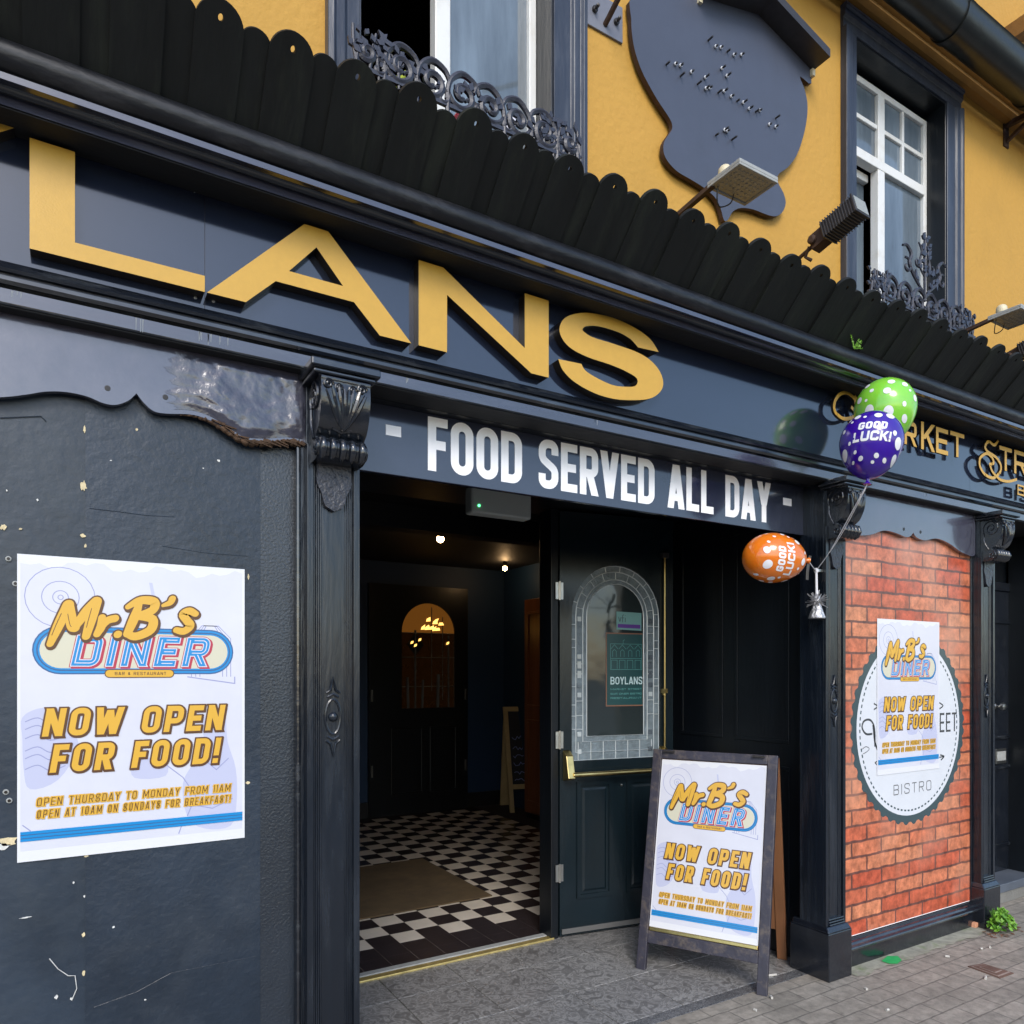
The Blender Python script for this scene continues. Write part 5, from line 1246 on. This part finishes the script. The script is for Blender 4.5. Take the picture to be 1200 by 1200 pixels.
q = MB(); q.hexa([Vector((x, .30+.16*(1-z/1.1), z))+Vector((0, d, 0)) for x in (.02, .50) for d in (0, .02) for z in (0, 1.1)], M_PINE); q.build('rear_leg', ch)
cu = empty('wooden_cupboard', (4.22, 6.0, 0), 'tall varnished brown panelled cupboard along the right hall wall', 'cupboard')
q = MB(); cx0, cx1, cy0, cy1 = 4.03, 4.25, 5.72, 6.45
q.box(cx0, cx1, cy0, cy1, .06, 2.25, M_WOOD); q.box(cx0+.02, cx1, cy0+.02, cy1, 0, .06, M_DARK)
q.build('carcass', cu, bevel=.004)
q = MB()
for z0, z1 in ((.16, 1.02), (1.14, 2.12)):
    for y0, y1 in ((cy0+.06, cy0+.32), (cy0+.40, cy1-.06)):
        q.box(cx0-.012, cx0, y0, y1, z0, z0+.03, M_WOOD); q.box(cx0-.012, cx0, y0, y1, z1-.03, z1, M_WOOD); q.box(cx0-.012, cx0, y0, y0+.03, z0+.03, z1-.03, M_WOOD); q.box(cx0-.012, cx0, y1-.03, y1, z0+.03, z1-.03, M_WOOD)
    q.box(cx0+.04, cx1-.04, cy0-.010, cy0, z0, z1, M_WOOD)
q.build('door_panel', cu, bevel=.006)

# balloons
HOOK = Vector((3.104, 2.293, 1.996))
def balloon(label, C, axis, rad, rlen, col, words, rot, dots, view):
    """C centre, axis points from the knot to the crown"""
    o = empty('balloon', C, label, 'balloon', 'party balloons tied by the doorway')
    a = Vector(axis).normalized()
    vw = (Vector((0, 0, CAM_H))-Vector(C)).normalized()
    fwd = (vw-a*vw.dot(a)).normalized(); sd = a.cross(fwd).normalized()     # sd to the viewer's left/right
    C = Vector(C)
    def prof(t):                 # t from 0 (crown) to 1 (knot): radius, height along the axis
        th = math.pi*t
        r = rad*math.sin(th); z = rlen*math.cos(th)
        if t > .5: s_ = (t-.5)*2; r = rad*(math.cos(s_*math.pi/2)**1.12)*(1-.12*s_*(1-s_)); z = -rlen*1.22*math.sin(s_*math.pi/2*.97)
        return r, z
    mb_ = mat('balloon '+label.split()[0], col, .16, spec=.6, coat=.4)
    mb_.node_tree.nodes['Principled BSDF'].inputs['Subsurface Weight'].default_value = .25
    mb_.node_tree.nodes['Principled BSDF'].inputs['Subsurface Scale'].default_value = .05
    q = MB(); q.lathe(C, [(max(prof(k/40)[0], .002), prof(k/40)[1]) for k in range(41)], mb_, 40, a)
    q.build('skin', o, smooth=80)
    kn = C-a*(rlen*1.22)
    q = MB(); q.lathe(kn-a*.022, [(.015, 0), (.013, .004), (.006, .012), (.007, .022), (.010, .030)], mb_, 14, a); q.build('knot', o, smooth=60)
    W_ = mat('balloon white print', (.78, .78, .82), .3)
    # print: u across (metres to the right as seen), v along the rotated up direction
    cr, sr = math.cos(rot), math.sin(rot)
    right = sd
    def MBal(u, v, d):
        # walk on the ellipsoid: v along the axis, u round it
        uu = u*cr-v*sr; vv = u*sr+v*cr
        tt = .5-vv/(rlen*math.pi)
        r, z = prof(max(.03, min(.97, tt))); ph = uu/max(r, rad*.35)
        n_ = (fwd*math.cos(ph)+right*math.sin(ph))
        p = C+a*z+n_*r
        nn = (n_*r/rad**2+a*z/rlen**2).normalized()
        return p+nn*(.0009+d*2)
    q = MB()
    for (u, v, r) in dots:
        rings = [[MBal(u, v, 0)]]+[[MBal(u+r*f*math.cos(t), v+r*f*math.sin(t), 0) for t in [2*math.pi*k/20 for k in range(20)]] for f in (.5, 1)]
        vs = rings[0]+rings[1]+rings[2]
        fs = [(0, 1+k, 1+(k+1) % 20) for k in range(20)]+[(1+k, 21+k, 21+(k+1) % 20, 1+(k+1) % 20) for k in range(20)]
        q.add(vs, fs, W_)
    for k, wd in enumerate(words):
        wdt = .029*len(wd); zz = .008-.043*k
        text(q, wd, MBal, -wdt/2-.004*k, wdt/2+.006*k, zz, zz+.034, [(0, 0, W_)], T=.26, RR=.16, gap=.12, slant=.1)
    q.build('printed_pattern', o, fix=False)
    return o, kn-a*.02
rd = random.Random(21)
def dots(n, seed, avoid=True, sc=1):
    rd = random.Random(seed); out = []
    tries = 0
    while len(out) < n and tries < 3000:
        tries += 1
        r = rd.choice([.007, .010, .016, .021, .027])*sc; u = rd.uniform(-.15, .15); v = rd.uniform(-.12, .115)
        if avoid and abs(u) < .080+r and -.045-r < v < .05+r: continue
        if any((u-a)**2+(v-b)**2 < (r+c+.008)**2 for a, b, c in out): continue
        out.append((u, v, r))
    return out
Cg = at(1037, 480, 2.03); Cp = at(1021, 519, 1.92); Co = at(905, 654, 2.22)
bg_, kg = balloon('lime green balloon with white dots, behind the purple one', Cg, (.10, .02, 1), .134, .142, (.22, .60, .05), [], 0, dots(20, 4, False), 0)
bp_, kp = balloon('purple balloon with white dots and a good luck wish', Cp, (.16, 0, 1), .128, .134, (.040, .008, .30), ['GOOD', 'LUCK!'], 0, dots(20, 8), 0)
bo_, ko = balloon('orange balloon with white dots, lying sideways over the doorway', Co, (-1, .28, .02), .112, .138, (.72, .18, .012), ['GOOD', 'LUCK!'], 0, dots(20, 15), 0)
M_STR = mat('white balloon ribbon', (.75, .75, .78), .35)
def string(o, pts, r=.0019):
    q = MB(); q.tube([(p[0], p[1], p[2]) for p in smooth([tuple(p) for p in pts], 6)], r, M_STR, 6); q.build('string', o, smooth=60)
mid = lambda a, b, t, s_=0: Vector(a).lerp(Vector(b), t)+Vector((0, 0, -s_))
string(bp_, [kp, mid(kp, HOOK, .35, .012), mid(kp, HOOK, .7, .02), HOOK])
string(bg_, [kg, mid(kg, kp, .6, 0), kp+Vector((.004, .006, -.01)), mid(kp, HOOK, .5, .03)+Vector((.004, .003, 0)), HOOK+Vector((.003, 0, .004))], .0014)
string(bo_, [ko, mid(ko, HOOK, .5, .004), HOOK+Vector((0, 0, -.004))], .0022)
# silver foil weight hanging from the ribbons
M_FOIL = mat('silver foil', (.62, .62, .64), .34, metal=.75, bump=.012, bscale=70)
wt = empty('balloon_weight', (HOOK.x, HOOK.y, HOOK.z-.25), 'small silver foil weight hanging under the balloon ribbons', 'balloon weight')
q = MB(); q.box(HOOK.x-.012, 3.147, HOOK.y-.006, HOOK.y+.006, HOOK.z-.006, HOOK.z+.006, M_STEEL); q.lathe(HOOK+Vector((0, 0, -.012)), [(.008, 0), (.012, .01), (.008, .022)], M_STR, 10)
q.tube([HOOK, HOOK+Vector((-.004, -.004, -.06)), HOOK+Vector((-.006, -.006, -.125))], .006, M_STR, 6); q.build('ribbon', wt, smooth=50)
wc = HOOK+Vector((-.006, -.008, -.235))
q = MB(); q.lathe(wc, [(.038, 0), (.040, .004), (.030, .03), (.021, .06), (.014, .078), (.018, .085), (.013, .105), (.006, .118)], M_FOIL, 9); q.build('foil_cone', wt)
q = MB(); rf = random.Random(2)
for k in range(90):
    dv = Vector((rf.uniform(-1, 1), rf.uniform(-1, 1), rf.uniform(-.7, .9))).normalized(); c = wc+Vector((0, 0, .082)); e = c+dv*rf.uniform(.03, .062); s_ = dv.cross(Vector((.3, .5, .8))).normalized()*.006
    q.add([c-s_, c+s_, e+s_*.4, e-s_*.4], [(0,1,2,3)], M_FOIL)
q.build('foil_tuft', wt, fix=False)
q = MB(); P_ = [HOOK+Vector(t) for t in ((-.002, .03, .075), (-.016, .03, .03), (-.026, .028, -.01), (-.030, .026, -.045))]
vs = []
for k, p in enumerate(P_): vs += [p+Vector((-.014, 0, 0)), p+Vector((.012, .004, 0))]
q.add(vs, [(0,1,3,2), (2,3,5,4), (4,5,7,6)], mat('dull silver ribbon', (.35, .33, .31), .3, metal=.7)); q.build('loose_ribbon', wt, fix=False)

# small things on the ground
wd_ = empty('weed_plant', ground(1168, 1088), 'bright green weed growing at the foot of the far pilaster', 'weed')
M_LEAF = mat('bright leaf green', (.14, .32, .02), .5, var=.35, vscale=30); M_LEAF2 = mat('dark leaf green', (.07, .20, .015), .5); M_DRY = mat('dry brown leaf', (.16, .06, .025), .8)
q = MB(); rw = random.Random(9); base = ground(1170, 1090)
for k in range(300):
    a_ = rw.uniform(0, 2*math.pi); rr = rw.random()**.6; hgt = (1-rr*rr*.75)*.165*rw.uniform(.5, 1.05)
    c = base+Vector((math.cos(a_)*rr*.10, math.sin(a_)*rr*.06-.02, hgt*.78))
    n_ = Vector((rw.uniform(-.8, .8), rw.uniform(-1, .2), rw.uniform(.3, 1))).normalized(); u_ = n_.cross(Vector((rw.uniform(-1, 1), rw.uniform(-1, 1), .2))).normalized(); v_ = n_.cross(u_); l_ = rw.uniform(.010, .019)
    q.add([c-u_*l_, c-v_*l_*.6+u_*0, c+u_*l_*1.1, c+v_*l_*.6], [(0,1,2,3)], M_LEAF if rw.random() < .75 else M_LEAF2)
q.build('foliage', wd_, fix=False)
q = MB()
for k in range(22):
    a_ = rw.uniform(0, 2*math.pi); rr = rw.uniform(.02, .10); q.tube([base+Vector((rw.uniform(-.02, .02), 0, -.001)), base+Vector((math.cos(a_)*rr*.5, math.sin(a_)*rr*.3-.01, .06)), base+Vector((math.cos(a_)*rr, math.sin(a_)*rr*.5-.015, .12))], .0018, M_LEAF2, 5)
for k in range(40):
    c = base+Vector((rw.uniform(-.16, .15), rw.uniform(-.09, .03), rw.uniform(.004, .012))); l_ = rw.uniform(.008, .018); a_ = rw.uniform(0, 6.3); u_ = Vector((math.cos(a_), math.sin(a_), rw.uniform(-.2, .3)))*l_; v_ = Vector((-math.sin(a_), math.cos(a_), .1))*l_*.6
    q.add([c-u_, c-v_, c+u_, c+v_], [(0,1,2,3)], M_DRY)
q.build('stem', wd_)
q = MB(); v = ground(1143, 1086); rs = random.Random(4)
pts = [Vector((v.x+dx*.04*rs.uniform(.7, 1.1), v.y+dy*.025*rs.uniform(.7, 1.1), z*.035*rs.uniform(.7, 1.1))) for dx in (-1, 1) for dy in (-1, 1) for z in (0, 1)]
q.hexa(pts, mat('broken orange brick', (.55, .26, .15), .9, var=.3)); tag(q.build('brick_fragment', bevel=.006), 'broken piece of orange brick beside the green weed', 'brick piece')
# moss and dirt where the shopfront meets the paving, a splash of green paint
q = MB(); M_MOSS = mat('pale mortar and moss', (.30, .29, .23), .95, var=.4, vscale=14, dirt=(.10, .16, .03), dscale=9, damt=.8)
xs_ = [3.32+k*.05 for k in range(26)]; rs = random.Random(6)
lp = [(x, 2.31) for x in xs_]+[(x, 2.215+rs.uniform(-.018, .018)) for x in xs_[::-1]]
q.poly([lp], lambda x, y, d: Vector((x, y, d)), None, .004, M_MOSS); tag(q.build('mortar_fillet'), kind='structure')
q = MB(); gv = [ground(*p) for p in ((1033,1128),(1040,1122),(1052,1122),(1057,1127),(1052,1131),(1043,1131))]
q.poly([[(p.x, p.y) for p in gv]], lambda x, y, d: Vector((x, y, d)), None, .008, mat('bright green paint', (.03, .38, .10), .6, var=.2, vscale=30)); tag(q.build('paint_splash'), 'splash of bright green paint on the paving under the brick panel', 'paint mark')
# water cover
wv = empty('drain_cover', ground(1160, 1139), 'small rusty rectangular cover set in the paving at the right', 'drain cover')
p0 = ground(1134, 1133); p1 = ground(1152, 1130); p2 = ground(1188, 1141); p3 = ground(1172, 1147)
ce = (p0+p1+p2+p3)/4; q = MB()
M_COV = mat('rusty iron cover', (.13, .075, .055), .75, bump=.003, bscale=80, var=.4); M_COVL = mat('worn rim of cover', (.26, .20, .17), .7, var=.3)
def quad(s_, z, m):
    vs = [ce+(p-ce)*s_ for p in (p0, p1, p2, p3)]; q.add([(p.x, p.y, z) for p in vs]+[(p.x, p.y, -.01) for p in vs], [(0,1,2,3), (0,1,5,4), (1,2,6,5), (2,3,7,6), (3,0,4,7)], m)
quad(1, .0045, M_COV); quad(.84, .0065, M_COVL); quad(.74, .0085, M_COV); quad(.5, .0105, M_COVL); quad(.42, .0125, M_COV); q.build('iron_plate', wv)
M_BUTT = mat('white filter paper', (.48, .46, .42), .8); M_BUTTO = mat('stub end', (.55, .33, .12), .8)
for i, (px, py, ln, lb) in enumerate(((905,1144,.045,'flattened white cigarette end by the plinth of the middle pilaster'), (904,1170,.02,'white stub at the foot of the pavement sign'), (1110,1122,.02,'white stub below the brick panel on the paving'), (1155,1147,.03,'white stub beside the rusty drain cover'), (885,1185,.012,'tiny white crumb in front of the pavement sign'), (1040,1185,.014,'tiny white crumb at the bottom of the paving'), (1015,1160,.012,'tiny white crumb near the middle plinth'), (1150,1113,.012,'tiny white crumb between the weed and the drain cover'), (1160,1111,.012,'tiny white crumb nearest the green weed'))):
    v = ground(px, py); a_ = i*1.3-.3; d_ = Vector((math.cos(a_), math.sin(a_), 0))*ln/2
    q = MB(); q.tube([v-d_+Vector((0,0,.006)), v+d_*.3+Vector((0,0,.006)), v+d_*.32+Vector((0,0,.006)), v+d_+Vector((0,0,.006))], .006, M_BUTT, 8); tag(q.build('litter_stub', smooth=50), lb, 'litter', 'bits of litter on the ground')
# fern in the cornice
fe = empty('cornice_fern', at(1003, 405, 2.07), 'small green fern sprouting from the cornice above the doorway', 'fern')
q = MB(); fb = at(1001, 408, 2.062); rw = random.Random(3)
for k in range(9):
    a_ = rw.uniform(-.2, 3.3); tip = fb+Vector((math.cos(a_)*.05, -.03*rw.random(), .045*rw.uniform(-.6, 1))); q.tube([fb, fb.lerp(tip, .5)+Vector((0, 0, .008)), tip], .001, M_LEAF2, 4)
    for j in range(8):
        c = fb.lerp(tip, j/8); u_ = Vector((rw.uniform(-1, 1), rw.uniform(-1, 0), rw.uniform(-1, 1))).normalized()*.008; v_ = u_.cross(Vector((.2, 1, .1))).normalized()*.004; q.add([c-v_, c+u_, c+v_, c-u_*.2], [(0,1,2,3)], M_LEAF)
q.build('frond', fe, fix=False)
